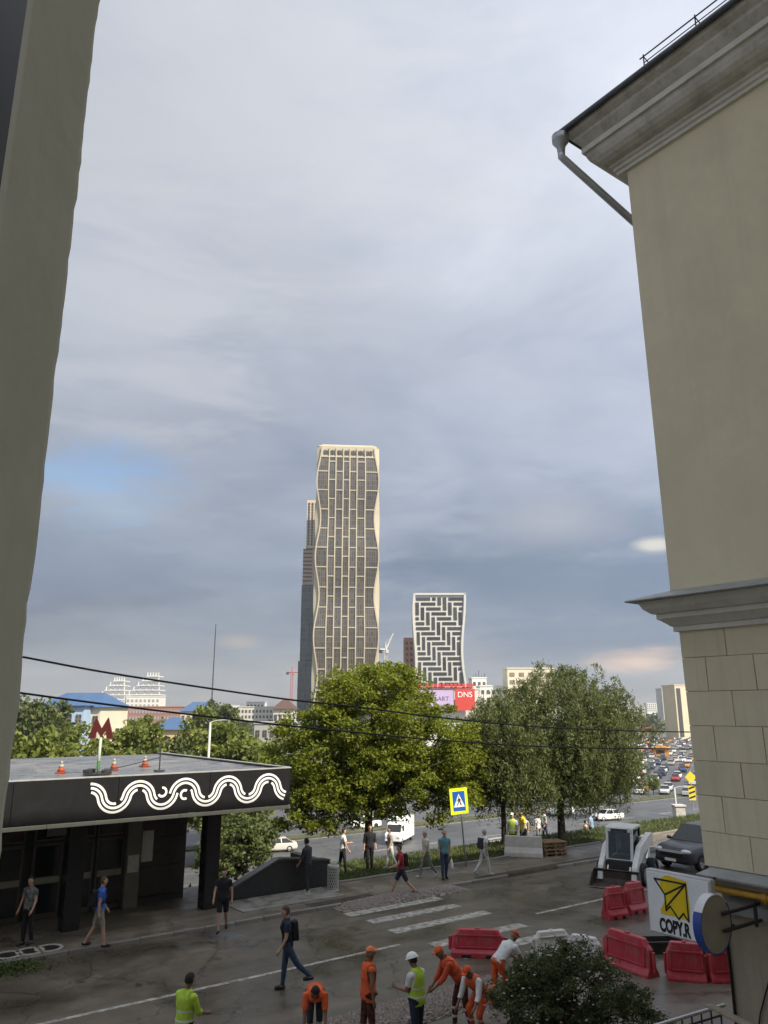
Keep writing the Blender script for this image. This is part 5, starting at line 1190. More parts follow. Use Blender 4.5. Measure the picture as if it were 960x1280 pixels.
def people():
    jeans = cloth('jeans', (0.035, 0.055, 0.10)); black = cloth('black', (0.014, 0.014, 0.016)); dark = cloth('charcoal', (0.035, 0.036, 0.04)); navy = cloth('navy', (0.02, 0.026, 0.05))
    white = cloth('white', (0.66, 0.66, 0.65)); khaki = cloth('khaki', (0.22, 0.21, 0.16)); grey = cloth('grey', (0.20, 0.20, 0.195)); orange = mat('hivis_orange', (0.72, 0.12, 0.035), 0.85, var=0.25, scale=7, bump=0.7, bscale=11, stain=(5, 0.5, 0.75, (0.22, 0.07, 0.04), 0.6))
    lime = mat('hivis_lime', (0.42, 0.60, 0.06), 0.85, var=0.2, scale=8, bump=0.6, bscale=11); refl = mat('reflective_tape', (0.6, 0.6, 0.56), 0.4); red = cloth('red', (0.34, 0.025, 0.035)); blue = cloth('blue', (0.03, 0.10, 0.40)); teal = cloth('teal', (0.10, 0.24, 0.27)); cream = cloth('cream', (0.52, 0.49, 0.40))
    sh = cloth('shoe_dark', (0.03, 0.028, 0.026)); shw = cloth('shoe_pale', (0.45, 0.44, 0.42)); cemer = cloth('orange_dark', (0.55, 0.08, 0.03))
    WALKL, WALKR = AXIS*57.2958 + 180, AXIS*57.2958
    z1 = 0.095
    person('man in patterned grey shirt and dark trousers standing by the metro doors', foot(32, 1181, z1), -110, 1.74, shirt=cloth('patterned_grey', (0.17, 0.17, 0.16), 0.5), legs=black, shoe=sh, hip=(4, -3), arm=(2, 6), elbow=(20, 25), abd=14)
    person('man in blue t-shirt and khaki shorts walking past the metro pavilion', foot(121, 1184, z1), 25, 1.78, shirt=blue, legs=khaki, leglen=.85, shoe=sh, bag=black, hip=(14, -14), knee=(6, 18), arm=(-14, 12), hair=HAIRB)
    person('man in black t-shirt and black shorts walking towards the street', foot(277, 1165, z1), -85, 1.72, shirt=black, legs=black, leglen=.85, shoe=sh, hip=(12, -12), knee=(5, 24), arm=(10, -8), elbow=(18, 14), abd=15)
    person('man in dark polo and jeans with backpack striding across the road', foot(358, 1238), 192, 1.80, lean=4, shirt=navy, legs=jeans, shoe=sh, bag=black, hip=(7, -32), knee=(2, 18), arm=(-12, 6), elbow=(18, 22), hair=HAIRB)
    person('man in dark clothes standing against the stair parapet', foot(384, 1116, z1), 150, 1.80, shirt=dark, sleeve=1.2, legs=dark, shoe=shw, hip=(6, -2), arm=(4, 12), elbow=(20, 20), lean=5)
    person('man in red t-shirt and dark shorts with backpack striding left', foot(502, 1120, 0.05), 188, 1.76, lean=5, shirt=red, legs=navy, leglen=.85, shoe=sh, bag=black, hip=(28, -28), knee=(5, 18), arm=(-10, 24), elbow=(15, 45), hair=HAIRB)
    person('person in cream shirt and grey trousers left of the teal shirt', foot(533, 1097, z1), 205, 1.72, shirt=cream, sleeve=.7, legs=grey, shoe=shw, hip=(20, -20), knee=(6, 22), arm=(-14, 14), hair=HAIRG)
    person('man in teal shirt and jeans carrying a white bag', foot(556, 1099, z1), -75, 1.76, shirt=teal, legs=jeans, shoe=sh, hip=(5, -5), arm=(0, 4), elbow=(10, 12), hair=HAIRG, carry=('bag', 1, (white, 'white carrier bag held by the man in teal shirt')))
    person('person in white t-shirt and white trousers right of the crossing sign', foot(606, 1094, z1), 30, 1.70, shirt=white, legs=cloth('off_white', (0.5, 0.49, 0.46)), shoe=shw, hip=(16, -18), knee=(5, 24), arm=(-12, 14), hair=HAIRG, bag=dark)
    person('person in black standing under the bright tree beside the trunk', foot(462, 1089, 0.07), -80, 1.76, shirt=black, sleeve=1.3, legs=black, shoe=sh, hip=(4, -4))
    person('person in white shirt and dark trousers behind the litter bin', foot(428, 1092, 0.07), 20, 1.68, shirt=white, legs=black, shoe=sh, hip=(10, -10), arm=(10, 25), elbow=(20, 60))
    person('person in pale clothes right of the black clothed person under tree', foot(488, 1086, 0.07), 200, 1.6, shirt=cloth('striped_pale', (0.36, 0.34, 0.32), 0.4), legs=white, shoe=shw, hip=(12, -12), knee=(4, 18))
    person('person in white top with arms bare beyond the verge left of pair', at(656, 1020, 49) - Vector((0, 0, 1.7)), 240, 1.7, shirt=white, legs=grey, shoe=sh)
    person('left of two people in white beyond the verge near the willow', at(672, 1018, 50) - Vector((0, 0, 1.7)), -60, 1.7, shirt=white, legs=grey, shoe=sh)
    person('right of two people in white beyond the verge near the willow', at(680, 1013, 50) - Vector((0, 0, 1.75)), 200, 1.75, shirt=white, legs=jeans, shoe=sh, hair=HAIRB)
    person('person in light top walking beyond the verge left of the loader', at(731, 1026, 48) - Vector((0, 0, 1.7)), 10, 1.7, shirt=cloth('pale_pink', (0.55, 0.42, 0.40)), legs=jeans, shoe=sh)
    person('dark haired person in pale blue behind the loader roof', at(738, 1016, 46) - Vector((0, 0, 1.7)), 150, 1.7, shirt=cloth('pale_blue', (0.22, 0.34, 0.52)), legs=jeans, shoe=sh)
    person('person in lime safety vest behind the concrete road block', foot(642, 1068, 0.07), 250, 1.76, shirt=white, vest=(lime, refl), legs=dark, shoe=sh, cap=white, hair=None)
    person('person in yellow safety vest right of the lime vest behind road block', foot(655, 1064, 0.07), 200, 1.74, shirt=mat('hivis_yellow', (0.8, 0.6, 0.04), 0.8), vest=(mat('hivis_yellow', (0.8,)*3), refl), legs=dark, shoe=sh, hair=HAIR)
    # road crew
    gw = 'road workers in safety clothing'
    def crew(label, px, py, Y, hgt, **kw):
        p = at(px, py, Y); return person(label, (p.x, Y, 0.0), kw.pop('face'), hgt, group=gw, voxel=0.016, **kw)
    crew('worker in lime vest cut off at the bottom left', 233, 1230, 15.9, 1.74, face=60, shirt=lime, sleeve=1.3, vest=(lime, refl), legs=dark, shoe=sh, skin=SKD, hip=(4, -4), arm=(20, 25), elbow=(50, 60), neck=12)
    crew('worker in orange bent double over striped trousers, leftmost of the orange crew', 394, 1240, 17.6, 1.78, face=-85, lean=78, hip=(18, 6), knee=(16, 10), arm=(10, 16), elbow=(8, 10), abd=4, shirt=orange, sleeve=.9, vest=(orange, orange), legs=dark, shoe=sh, skin=SKD, hair=HAIR, neck=-5, hem=.1, legtape=refl)
    crew('worker standing upright in orange top and orange cap', 460, 1230, 17.4, 1.78, face=25, shirt=orange, sleeve=.15, vest=(orange, orange), legs=cloth('stained_trousers', (0.10, 0.03, 0.022), .6), legtape=orange, shoe=sh, skin=SKD, cap=mat('hivis_cap', (0.75, 0.20, 0.08), 0.8), hair=None, hip=(6, -6), arm=(-6, 12), elbow=(12, 20), hem=.08)
    crew('foreman in white helmet and lime vest looking at his hands', 521, 1230, 17.1, 1.74, face=140, shirt=white, sleeve=.7, vest=(lime, refl), legs=navy, shoe=sh, skin=SKD, helmet=mat('helmet_white', (0.8, 0.8, 0.79), 0.3), hair=HAIR, hip=(3, -3), arm=(12, 16), elbow=(70, 75), abd=3, neck=18, bulk=1.1)
    crew('worker in orange and black stooping with a shovel left of the bush', 577, 1230, 18.4, 1.76, face=195, lean=42, hip=(16, -6), knee=(14, 10), arm=(20, 30), elbow=(16, 22), abd=4, shirt=cemer, sleeve=1.6, vest=(orange, cemer), legs=cloth('stained_trousers', (0.10,)*3), legtape=refl, shoe=sh, skin=SKD, cap=orange, hair=None, carry=('shovel', 0, (None, 'long handled shovel held by the stooping orange worker')))
    crew('worker in orange with white sleeves crouching beside the bush', 603, 1250, 18.0, 1.72, face=230, lean=48, hip=(62, 40), knee=(85, 70), arm=(16, 24), elbow=(20, 24), shirt=white, sleeve=1.5, vest=(orange, white), legs=orange, legtape=refl, shoe=sh, skin=SKD, cap=orange, hair=None)
    crew('worker in white top and orange cap bending behind the bush', 622, 1200, 19.6, 1.74, face=35, lean=52, hip=(20, -5), knee=(16, 12), arm=(30, 36), elbow=(15, 20), shirt=white, sleeve=.6, legs=orange, shoe=sh, skin=SKD, cap=orange, hair=None)
people()

# ------------------------------------------------------------------ towers
def glass_panel_mat(name, col, line, sx, sz, rnd=0.25):
    if name in MATS: return MATS[name]
    m = bpy.data.materials.new(name); m.use_nodes = True; MATS[name] = m
    nt = m.node_tree; N = nt.nodes.new; L = nt.links.new; p = nt.nodes['Principled BSDF']; p.inputs['Roughness'].default_value = 0.22
    tc = N('ShaderNodeTexCoord'); sp = N('ShaderNodeSeparateXYZ'); L(tc.outputs['Object'], sp.inputs[0]); cb = N('ShaderNodeCombineXYZ'); L(sp.outputs[0], cb.inputs[0]); L(sp.outputs[2], cb.inputs[1])
    br = N('ShaderNodeTexBrick'); br.offset = 0.0; br.inputs['Scale'].default_value = 1.0; br.inputs['Brick Width'].default_value = sx; br.inputs['Row Height'].default_value = sz
    br.inputs['Mortar Size'].default_value = 0.14; br.inputs['Color1'].default_value = tuple(c*(1-rnd) for c in col) + (1,); br.inputs['Color2'].default_value = tuple(c*(1+rnd*1.6) for c in col) + (1,)
    br.inputs['Mortar'].default_value = tuple(line) + (1,); L(cb.outputs[0], br.inputs['Vector'])
    oi = N('ShaderNodeObjectInfo'); r = N('ShaderNodeValToRGB'); r.color_ramp.elements[0].color = (0.8, 0.8, 0.8, 1); r.color_ramp.elements[1].color = (1.25, 1.25, 1.25, 1); L(oi.outputs['Random'], r.inputs[0])
    x = N('ShaderNodeMix'); x.data_type = 'RGBA'; x.blend_type = 'MULTIPLY'; x.inputs[0].default_value = 1.0; L(br.outputs['Color'], x.inputs[6]); L(r.outputs[0], x.inputs[7]); L(x.outputs[2], p.inputs['Base Color'])
    return m
ZL = -8.6
m_cream = mat('cream_cladding', (0.39, 0.345, 0.25), 0.6, var=0.05, scale=0.2)
m_tglass = glass_panel_mat('tower_glass', (0.052, 0.047, 0.041), (0.115, 0.10, 0.08), 1.3, 3.15)
def tower_one():
    Y = 450.0; a, b, c = at(396, 558, Y), at(475, 558, Y), at(435, 558, Y)
    H = c.z - ZL; hw = (b.x - a.x)/2; t = thing('wavy_tower', 'very tall tower with wavy cream sides and staggered dark glass panels', 'tower', ((a.x + b.x)/2, Y, ZL), R(5))
    pz = 2*math.pi/(Y*(1/961.0)*100/1.0); zr = (at(435, 745, Y).z - ZL)     # pinch height
    wave = lambda z: math.cos((z - zr)*pz)                    # 1 at a pinch, -1 at a bulge
    gw = lambda z: hw*(0.895 - 0.07*wave(z))                  # glass half width
    ow = lambda z: hw*(0.985 + 0.015*wave(z) - 0.02*max(0, z - H*0.94)/(H*0.06))
    cxf = lambda f, z: f*hw*0.905 + math.copysign(abs(f)**5, f)*(gw(z) - hw*0.905)
    dy = lambda z: 0.5*wave(z)                                # the front bellies in and out
    zs = [H*k/90 for k in range(91)]
    MB().loft([[(-ow(z), 1.2 + dy(z), z), (-gw(z), dy(z), z), (gw(z), dy(z), z), (ow(z), 1.2 + dy(z), z), (ow(z) - 0.6, 26, z), (-ow(z) + 0.6, 26, z)] for z in zs]).build('cladding', m_cream, t)
    fr = [-1, -0.68, -0.455, -0.225, 0.0, 0.235, 0.475, 0.72, 1.0]; fr = [-1, -.70, -.46, -.215, .0, .23, .475, .73, 1.0]
    cols = [-1.0, -0.66, -0.42, -0.165, 0.06, 0.31, 0.60, 1.0]
    row = Y*25.7/961*0.985; z_ref = at(435, 734, Y).z - ZL     # a bar of the outer columns
    def barpos(i): 
        off = 0 if i % 2 == 0 else row*0.55; k0 = z_ref + off; out = []
        z = k0 - 20*row
        while z < H - 8: 
            if z > 4: out.append(z)
            z += row
        return [1.0] + out + [H - 7.0]
    def loftbox(x0, x1, za, zb, y0, y1, name, m, n=6):
        MB().loft([[(x0(z), dy(z) + y0, z), (x1(z), dy(z) + y0, z), (x1(z), dy(z) + y1, z), (x0(z), dy(z) + y1, z)] for z in [za + (zb - za)*k/n for k in range(n + 1)]]).build(name, m, t)
    for i in range(7):
        x0 = lambda z, f=cols[i]: cxf(f, z) + 0.3; x1 = lambda z, f=cols[i+1]: cxf(f, z) - 0.3
        bars = barpos(i)
        for za, zb in zip(bars[:-1], bars[1:]):
            if zb < 20: continue
            loftbox(x0, x1, za + 0.35, zb - 0.35, -0.25, -0.05, 'window_panel', m_tglass)
        for z in bars[1:]: loftbox(lambda q, f=cols[i]: cxf(f, q) + .29, lambda q, f=cols[i+1]: cxf(f, q) - .29, z - .32, z + .32, -0.62, -0.04, 'spandrel', m_cream, 1)
    for f in cols: loftbox(lambda z, f=f: cxf(f, z) - .36, lambda z, f=f: cxf(f, z) + .36, 1, H - 1.2, -0.75, -0.02, 'mullion', m_cream, 60)
    for k in range(14):
        x = -0.86 + k*1.72/13; z = H - 4.0
        MB().box((x*gw(z), dy(z) - 0.35, z), (hw*0.085, 0.6, 2.6)).build('crown_opening', m_tglass, t)
    MB().add([(-ow(H) + .2, 1, H), (ow(H) - .2, 1, H), (ow(H) - .2, 25, H), (-ow(H) + .2, 25, H), (-ow(H)*.8, 2, H + 1.6), (ow(H)*.8, 2, H + 1.6), (ow(H)*.8, 24, H + 1.6), (-ow(H)*.8, 24, H + 1.6)], [(4,5,6,7),(0,1,5,4),(1,2,6,5),(2,3,7,6),(3,0,4,7)]).build('roof_cap', m_cream, t)
    # darker twin standing behind its left edge
    Y2 = 500.0; a, b = at(380, 625, Y2), at(398, 625, Y2); H2 = a.z - ZL; w = b.x - a.x + 8
    t2 = thing('rear_tower', 'narrow darker tower showing behind the left edge of the tallest tower', 'tower', (a.x, Y2, ZL), R(3))
    gl2 = glass_panel_mat('rear_glass', (0.05, 0.065, 0.068), (0.10, 0.11, 0.11), 1.6, 3.2)
    for k, (f0, f1, m_, dx) in enumerate(((0, .30, gl2, -1.0), (.303, .62, gl2, 0.0), (.623, .78, mat('pinkish_cladding', (0.38, 0.30, 0.25), 0.7), .4), (.783, 1.0, mat('rear_cream', (0.5, 0.43, 0.32), 0.7), 2.2))):
        MB().add([(x, y, z) for z in (H2*f0, H2*f1) for x, y in ((dx, 0), (w, 0), (w, 22), (dx, 22))], [(3,2,1,0),(4,5,6,7),(0,1,5,4),(1,2,6,5),(2,3,7,6),(3,0,4,7)]).build('tower_section', m_, t2)
    for k in range(15):
        for j in range(3):
            MB().box((3.6 + j*2.3, -0.05, H2*.80 + k*H2*.195/15), (1.3, .3, 1.6)).build('window', m_tglass, t2)
    for k in range(9): MB().box((3.5, -0.1, H2*.64 + k*2.6), (6.0, .4, .9)).build('balcony_band', mat('rear_dark', (0.12, 0.09, 0.08), 0.7), t2)
tower_one()
def tower_two():
    Y = 400.0; a, b = at(517, 742, Y), at(582, 742, Y); H = a.z - ZL; hw = (b.x - a.x)/2
    t = thing('herringbone_tower', 'shorter white wavy tower with dark herringbone windows', 'tower', ((a.x + b.x)/2, Y, ZL), R(-1))
    wh = mat('white_cladding', (0.50, 0.49, 0.45), 0.6, var=0.04, scale=0.3)
    top = H; per = Y*118/961
    w_ = lambda z: hw*(0.93 + 0.055*math.cos((z - (H - 6))*2*math.pi/per*0.92)); cx = lambda z: 0.9*math.sin((z - H)*2*math.pi/per*0.5)
    zs = [H*k/60 for k in range(61)]
    MB().loft([[(cx(z) - w_(z), 0, z), (cx(z) + w_(z), 0, z), (cx(z) + w_(z) - .3, 20, z), (cx(z) - w_(z) - 0.5, 20, z)] for z in zs]).build('cladding', wh, t)
    for s_ in (-1, 1): MB().loft([[(cx(z) + s_*(w_(z) - .1) - .55, -.9, z), (cx(z) + s_*(w_(z) - .1) + .55, -.9, z), (cx(z) + s_*(w_(z) - .1) + .55, 0.1, z), (cx(z) + s_*(w_(z) - .1) - .55, .1, z)] for z in zs]).build('edge_fin', wh, t)
    MB().box((cx(H), -.4, H - .3), (2*w_(H) + .6, 1.0, 1.0)).build('top_fin', wh, t)
    m_w = mat('dark_window', (0.045, 0.045, 0.047), 0.25, rnd=0.3)
    U = 2.55; nx = int(2*hw*.9/U)
    def put(x0, x1, z0, z1):
        z0 = max(0.0, z0)
        if z1 - z0 < .6: return
        za, zb = H - 1.6 - z1*U, H - 1.6 - z0*U
        if zb < 22: return
        zm = (za + zb)/2; g = 0.5; k = w_(zm)*0.955/(nx*U/2); f = lambda x: cx(zm) + (x - nx/2)*U*k
        xa, xb = f(max(0, x0)) + g, f(min(nx, x1)) - g
        if xb - xa < 0.6: return
        MB().box(((xa + xb)/2, -.08, (za + zb)/2), (xb - xa, .3, zb - za - 2*g)).build('window', m_w, t)
    for i in range(-40, 41):
        for j in range(-14, 15):
            x, z = i + 3*j, i - 3*j
            if -3 < x < nx and 0 <= z < 34:
                put(x, x + 3, z, z + 1)
            if 0 <= x < nx and -4 <= z < 34: put(x, x + 1, z + 1, z + 4)
    # brown neighbour at its left
    Y3 = 430.0; a, b = at(505, 797, Y3), at(518, 797, Y3); h3 = a.z - ZL
    t3 = thing('brown_block', 'brown apartment block behind the left edge of the herringbone tower', 'tower', (a.x, Y3, ZL), 0)
    w = b.x - a.x + 4; MB().box((w/2, 8, h3/2), (w, 16, h3)).build('wall', mat('terracotta', (0.36, 0.19, 0.13), 0.8, var=0.1, scale=.3), t3)
    for k in range(10):
        for j in range(2): MB().box((1.6 + j*2.4, -.05, h3 - 3 - k*3.1), (1.2, .3, 1.6)).build('window', m_tglass, t3)
tower_two()

# ------------------------------------------------------------------ the rest of the skyline
def block(name, label, px0, px1, pyt, Y, col, floors, cols_, wcol=None, rz=0.0, dep=14, roof=None, group=None, cat='building', zb=ZL, win=True, band=None):
    a, b = at(px0, pyt, Y), at(px1, pyt, Y); H = a.z - zb; w = b.x - a.x
    t = thing(name, label, cat, ((a.x + b.x)/2, Y, zb), rz, group)
    m_ = mat('wall_%d_%d_%d' % tuple(int(c*100) for c in col), col, 0.8, var=0.08, scale=.15)
    MB().box((0, dep/2, H/2), (w, dep, H)).build('wall', m_, t)
    fh = min(3.2, H/ max(1, floors)); ww = w/cols_
    if win:
        me = MB().box((0, 0, 0), (ww*.52, .3, fh*.5)).mesh('window'); me.materials.append(wcol or m_tglass)
        for f in range(floors):
            z = H - fh*(f + .62) - .4
            if z < 1: break
            for c in range(cols_): link('window', me, None, t, (-w/2 + ww*(c + .5), -.05, z))
    if roof:
        rm, rh = roof
        MB().add([(-w/2 - .6, -.8, H), (w/2 + .6, -.8, H), (w/2 + .6, dep + .8, H), (-w/2 - .6, dep + .8, H), (-w/2 + rh*.8, dep*.5, H + rh), (w/2 - rh*.8, dep*.5, H + rh)], [(3,2,1,0),(0,1,5,4),(1,2,5),(2,3,4,5),(3,0,4)]).build('roof', rm, t)
    else: MB().box((0, dep/2, H + .25), (w + .5, dep + .5, .5)).build('parapet', m_, t)
    return t
def skyline():
    bl = mat('blue_roof_metal', (0.05, 0.10, 0.20), 0.5, metal=0.0, var=0.08, scale=.5); br = mat('brown_roof', (0.09, 0.05, 0.04), 0.7)
    cream, pale, white = (0.55, 0.50, 0.38), (0.50, 0.48, 0.43), (0.62, 0.61, 0.57)
    block('blue_roof_house', 'long pale house with bright blue roof at far left', 46, 128, 884, 150, cream, 3, 7, roof=(bl, 2.8), dep=12, rz=R(-6))
    block('blue_gable_wing', 'light blue gabled front between trees at far left', 82, 106, 882, 146, (0.30, 0.40, 0.52), 3, 2, roof=(bl, 2.0), dep=5)
    t = None
    for k, (x0, x1, y0, lb) in enumerate(((119, 156, 877, 'lower stepped white apartment block under construction at left'), (158, 200, 871, 'taller stepped white apartment block under construction at left'))):
        t = block('stepped_block', lb, x0, x1, y0, 520, white, 6, 8, wcol=mat('pale_opening', (0.30, 0.30, 0.30), 0.6), group='white blocks under construction', win=True)
        a = at(x0, y0, 520); H = a.z - ZL; w = at(x1, y0, 520).x - a.x
        for j in range(5):
            zz = H + 1 + j*3.0; f = 1 - j*.16
            MB().box((w*(1-f)*.35, 7, zz + .3), (w*f, 13, .6)).build('floor_slab', mat('white_slab', white, .8), t)
            for c in range(5): MB().box((w*(1-f)*.35 - w*f*.45 + c*w*f*.225, 2, zz + 1.7), (.5, .5, 2.2)).build('slab_post', mat('white_slab', white, .8), t)
    block('red_brown_row', 'long low red brown building below the white stepped blocks', 130, 232, 884, 420, (0.28, 0.15, 0.12), 3, 26, wcol=mat('pale_opening', (0.3,)*3))
    block('yellow_house', 'small yellow house with blue roof above the pavilion roof', 193, 228, 912, 175, (0.52, 0.42, 0.19), 2, 3, roof=(bl, 2.6), dep=10)
    block('blue_roof_shed', 'low shed with blue roof right of the yellow house', 226, 266, 889, 300, (0.5, 0.47, 0.38), 2, 6, roof=(bl, 3.5), dep=14)
    block('pale_row_house', 'pale low row of buildings right of the thin mast', 297, 350, 884, 480, pale, 3, 12)
    block('pale_office', 'small pale office behind the pale row near the tall tree', 308, 330, 878, 560, white, 3, 5)
    block('brown_roof_house', 'pale house with brown roof beside the bright tree', 342, 366, 886, 230, pale, 3, 4, roof=(br, 3.0), dep=10)
    block('grey_sheds', 'grey low sheds left of the bright tree', 318, 372, 905, 210, (0.30, 0.30, 0.29), 1, 6)
    m1 = block('shopping_mall', 'low white mall below the herringbone tower with red roof strip', 508, 600, 862, 330, white, 2, 14, win=False, dep=30)
    a, b = at(512, 857, 329), at(592, 857, 329)
    rs = thing('roof_sign_strip', 'long thin red strip of rooftop letters above the video screen', 'sign', ((a.x + b.x)/2, 329, a.z - .6), 0)
    rd = mat('sign_red', (0.52, 0.05, 0.045), 0.5); L_ = b.x - a.x
    for k in range(16): MB().box((-L_/2 + L_*(k + .5)/16, 0, .7), (L_/16*.7, .3, 1.5 if k % 3 else 1.1)).build('letter_block', rd, rs)
    MB().box((0, .3, -.25), (L_, .2, .4)).build('rail', rd, rs)
    a, b = at(519, 862, 327), at(568, 888, 327); sc = thing('video_screen', 'wide lilac video screen on the mall under the herringbone tower', 'screen', ((a.x + b.x)/2, 327, b.z))
    w, h = b.x - a.x, a.z - b.z
    MB().box((0, .2, h/2), (w, .4, h)).build('screen_frame', m_steel, sc)
    pf = MB().box((0, -.03, h/2), (w*.985, .06, h*.95)).build('screen_panel', mat('lilac_screen', (0.42, 0.33, 0.50), .5, var=.08, scale=.2, emit=.06), sc)
    me = text_mesh('TELLART', h*.30, .05); xform(me, Matrix.Translation((w*.06, -.1, h*.55)) @ Matrix.Rotation(R(90), 4, 'X')); link('lettering', me, mat('screen_text', (0.10, 0.08, 0.13), .6), pf)
    a, b = at(568.5, 861, 326.5), at(594, 888, 326.5); sg = thing('red_shop_sign', 'square red shop sign right of the lilac screen', 'sign', ((a.x + b.x)/2, 326.5, b.z)); w, h = b.x - a.x, a.z - b.z
    f = MB().box((0, .2, h/2), (w, .5, h)).build('panel', mat('shop_red', (0.50, 0.05, 0.035), .5, emit=.03), sg)
    me = text_mesh('DNS', h*.36, .08); xform(me, Matrix.Translation((0, -.12, h*.72)) @ Matrix.Rotation(R(90), 4, 'X')); link('lettering', me, mat('sign_text_white', (0.8, 0.78, 0.75), .5), f)
    t = block('white_plant_house', 'small white rooftop block with aerials right of the herringbone tower', 590, 608, 848, 360, white, 2, 3)
    H = at(590, 848, 360).z - ZL
    for k in range(5): MB().tube([(-2.5 + k*1.3, 2, H), (-2.5 + k*1.3, 2, H + 1.5 + (k % 3))], .12, 5).build('aerial', m_steel, t)
    block('cream_slab', 'cream flat block above the tall willow', 634, 693, 836, 340, (0.62, 0.57, 0.44), 3, 5, wcol=mat('brown_opening', (0.25, 0.19, 0.13), .6))
    block('low_white_block', 'low white block left of the cream flat block', 600, 640, 858, 345, white, 2, 6)
    block('white_tower_block', 'white apartment block at the right horizon left of the cream office', 827, 848, 861, 620, white, 5, 4)
    t = block('cream_office', 'tall cream office block with dark window slits next to beige wing', 842, 872, 857, 430, (0.60, 0.53, 0.38), 1, 1, win=False, rz=R(8))
    H = at(842, 857, 430).z - ZL
    for x in (1.5, 5.0): MB().box((x, -.05, H*.55), (1.1, .4, H*.8)).build('window_slit', m_tglass, t)
    MB().box((-4.6, -.06, H*.5), (2.2, .4, H*.9)).build('stair_strip', mat('dark_strip', (0.06, 0.06, 0.06), .6), t)
    block('far_housing', 'faint far row of housing blocks on the right horizon', 808, 828, 879, 1300, white, 4, 8)
    for k, (x0, x1, y0, Y, c) in enumerate(((700, 730, 884, 900, pale), (735, 775, 882, 1000, white), (780, 806, 884, 850, pale), (610, 640, 880, 700, pale), (235, 262, 883, 800, pale), (270, 296, 882, 760, white), (60, 90, 880, 700, pale))):
        block('distant_block', ['pale distant block behind the right half of the willow', 'white distant block on the horizon right of the willow', 'pale distant block between willow and right horizon housing', 'pale distant block below the low white block', 'pale distant block behind the blue roofed shed', 'white distant block behind the thin mast', 'pale distant block behind the long blue roofed house'][k], x0, x1, y0, Y, c, 4, 8, group='distant blocks')
    # mast and cranes
    a = at(269, 780, 600); m_ = thing('radio_mast', 'thin tall radio mast standing on the left skyline', 'mast', (a.x, 600, ZL)); h = a.z - ZL
    for x, y in ((0, 0), (1.0, 0), (.5, .9)): MB().tube([(x, y, 0), (.5 + (x-.5)*.3, .3 + (y-.3)*.3, h)], .16, 5).build('leg', m_steel, m_)
    for k in range(24):
        z = h*k/24; z2 = h*(k+1)/24; s1, s2 = 1 - .7*k/24, 1 - .7*(k+1)/24; MB().tube([(.5 - .5*s1, 0, z), (.5 + .5*s2, 0, z2)], .08, 4).build('brace', m_steel, m_)
    cr = mat('crane_red', (0.42, 0.10, 0.09), .6); cw = mat('crane_white', (0.6, 0.6, 0.58), .6)
    def crane(lb, px, py, Y, m, jib, rz, luff=0.0):
        a = at(px, py, Y); t = thing('tower_crane', lb, 'crane', (a.x, Y, ZL), rz, 'tower cranes'); h = a.z - ZL
        for sx in (-.8, .8):
            for sy in (-.8, .8): MB().tube([(sx, sy, 0), (sx, sy, h)], .2, 4).build('mast_leg', m, t)
        for k in range(int(h/4)): MB().tube([(-.8, -.8, k*4), (.8, -.8, k*4 + 4)], .12, 4).build('mast_brace', m, t)
        e = Vector((jib*math.cos(luff), 0, h + jib*math.sin(luff))); MB().tube([(0, 0, h), e], [.7, .3], 4).build('jib', m, t)
        MB().tube([(0, 0, h), (-jib*.3, 0, h)], .6, 4).build('counter_jib', m, t); MB().box((-jib*.28, 0, h - 1.2), (2.5, 1.5, 2.2)).build('counterweight', m_steel, t)
        MB().tube([(0, 0, h), (0, 0, h + 5)], [.6, .2], 4).build('apex', m, t); MB().box((1.2, -1, h - 1.3), (1.6, 1.6, 2)).build('cab', m, t)
        MB().tube([(0, 0, h + 5), e.lerp(Vector((0, 0, h)), .3)], .1, 4).build('tie', m, t)
    crane('red tower crane on the skyline left of the tallest tower', 365, 840, 700, cr, 14, R(10))
    crane('crane with raised pale jib between the two wavy towers', 482, 812, 520, cw, 12, R(0), R(65))
    # wooded horizon and town mass that reads as one
    rg = np.random.default_rng(77); pts = []
    for Yd, n in ((420, 260), (620, 300), (900, 340), (1300, 380), (1750, 360)):
        for _ in range(n):
            x = (rg.random()*1.3 - .65)*Yd; y = Yd*(1 + rg.normal()*.08)
            if 0.28 < x/y < 0.5 and y < 520: continue
            h_ = 5 + 6*rg.random(); k = 26; q = rg.normal(size=(k, 3)); q /= np.linalg.norm(q, axis=1)[:, None]
            pts.append(np.array([x, y, ZL + h_*.55]) + q*np.array([6, 5, h_*.5])*(Yd/600)**.5)
    P = np.concatenate(pts); o = link('far_woods', leaf_mesh('far_woods', P, 4.2, .8, rg, .6), leaf_mat('woods_leaf', (0.035, 0.05, 0.018), (0.10, 0.115, 0.045))); tag(o, 'band of far trees along the horizon', 'woods'); o['kind'] = 'stuff'
    hl = MB(); G_ = 60; V = []
    for j in range(6):
        for i in range(G_ + 1):
            ang = R(-50 + 100*i/G_); rr = 1900 + j*260; hz = (20 + 24*mnoise.noise((i*.16, 0.3, 0)))*math.sin(math.pi*min(1, j/3.0)*.5)
            V.append((rr*math.sin(ang), rr*math.cos(ang), ZL - 2 + max(0, hz)))
    hl.add(V, [(j*(G_+1)+i, j*(G_+1)+i+1, (j+1)*(G_+1)+i+1, (j+1)*(G_+1)+i) for j in range(5) for i in range(G_)])
    struct(hl.build('hills', mat('hill_woods', (0.06, 0.075, 0.05), .9, var=.3, scale=.01), smooth=True))
skyline()

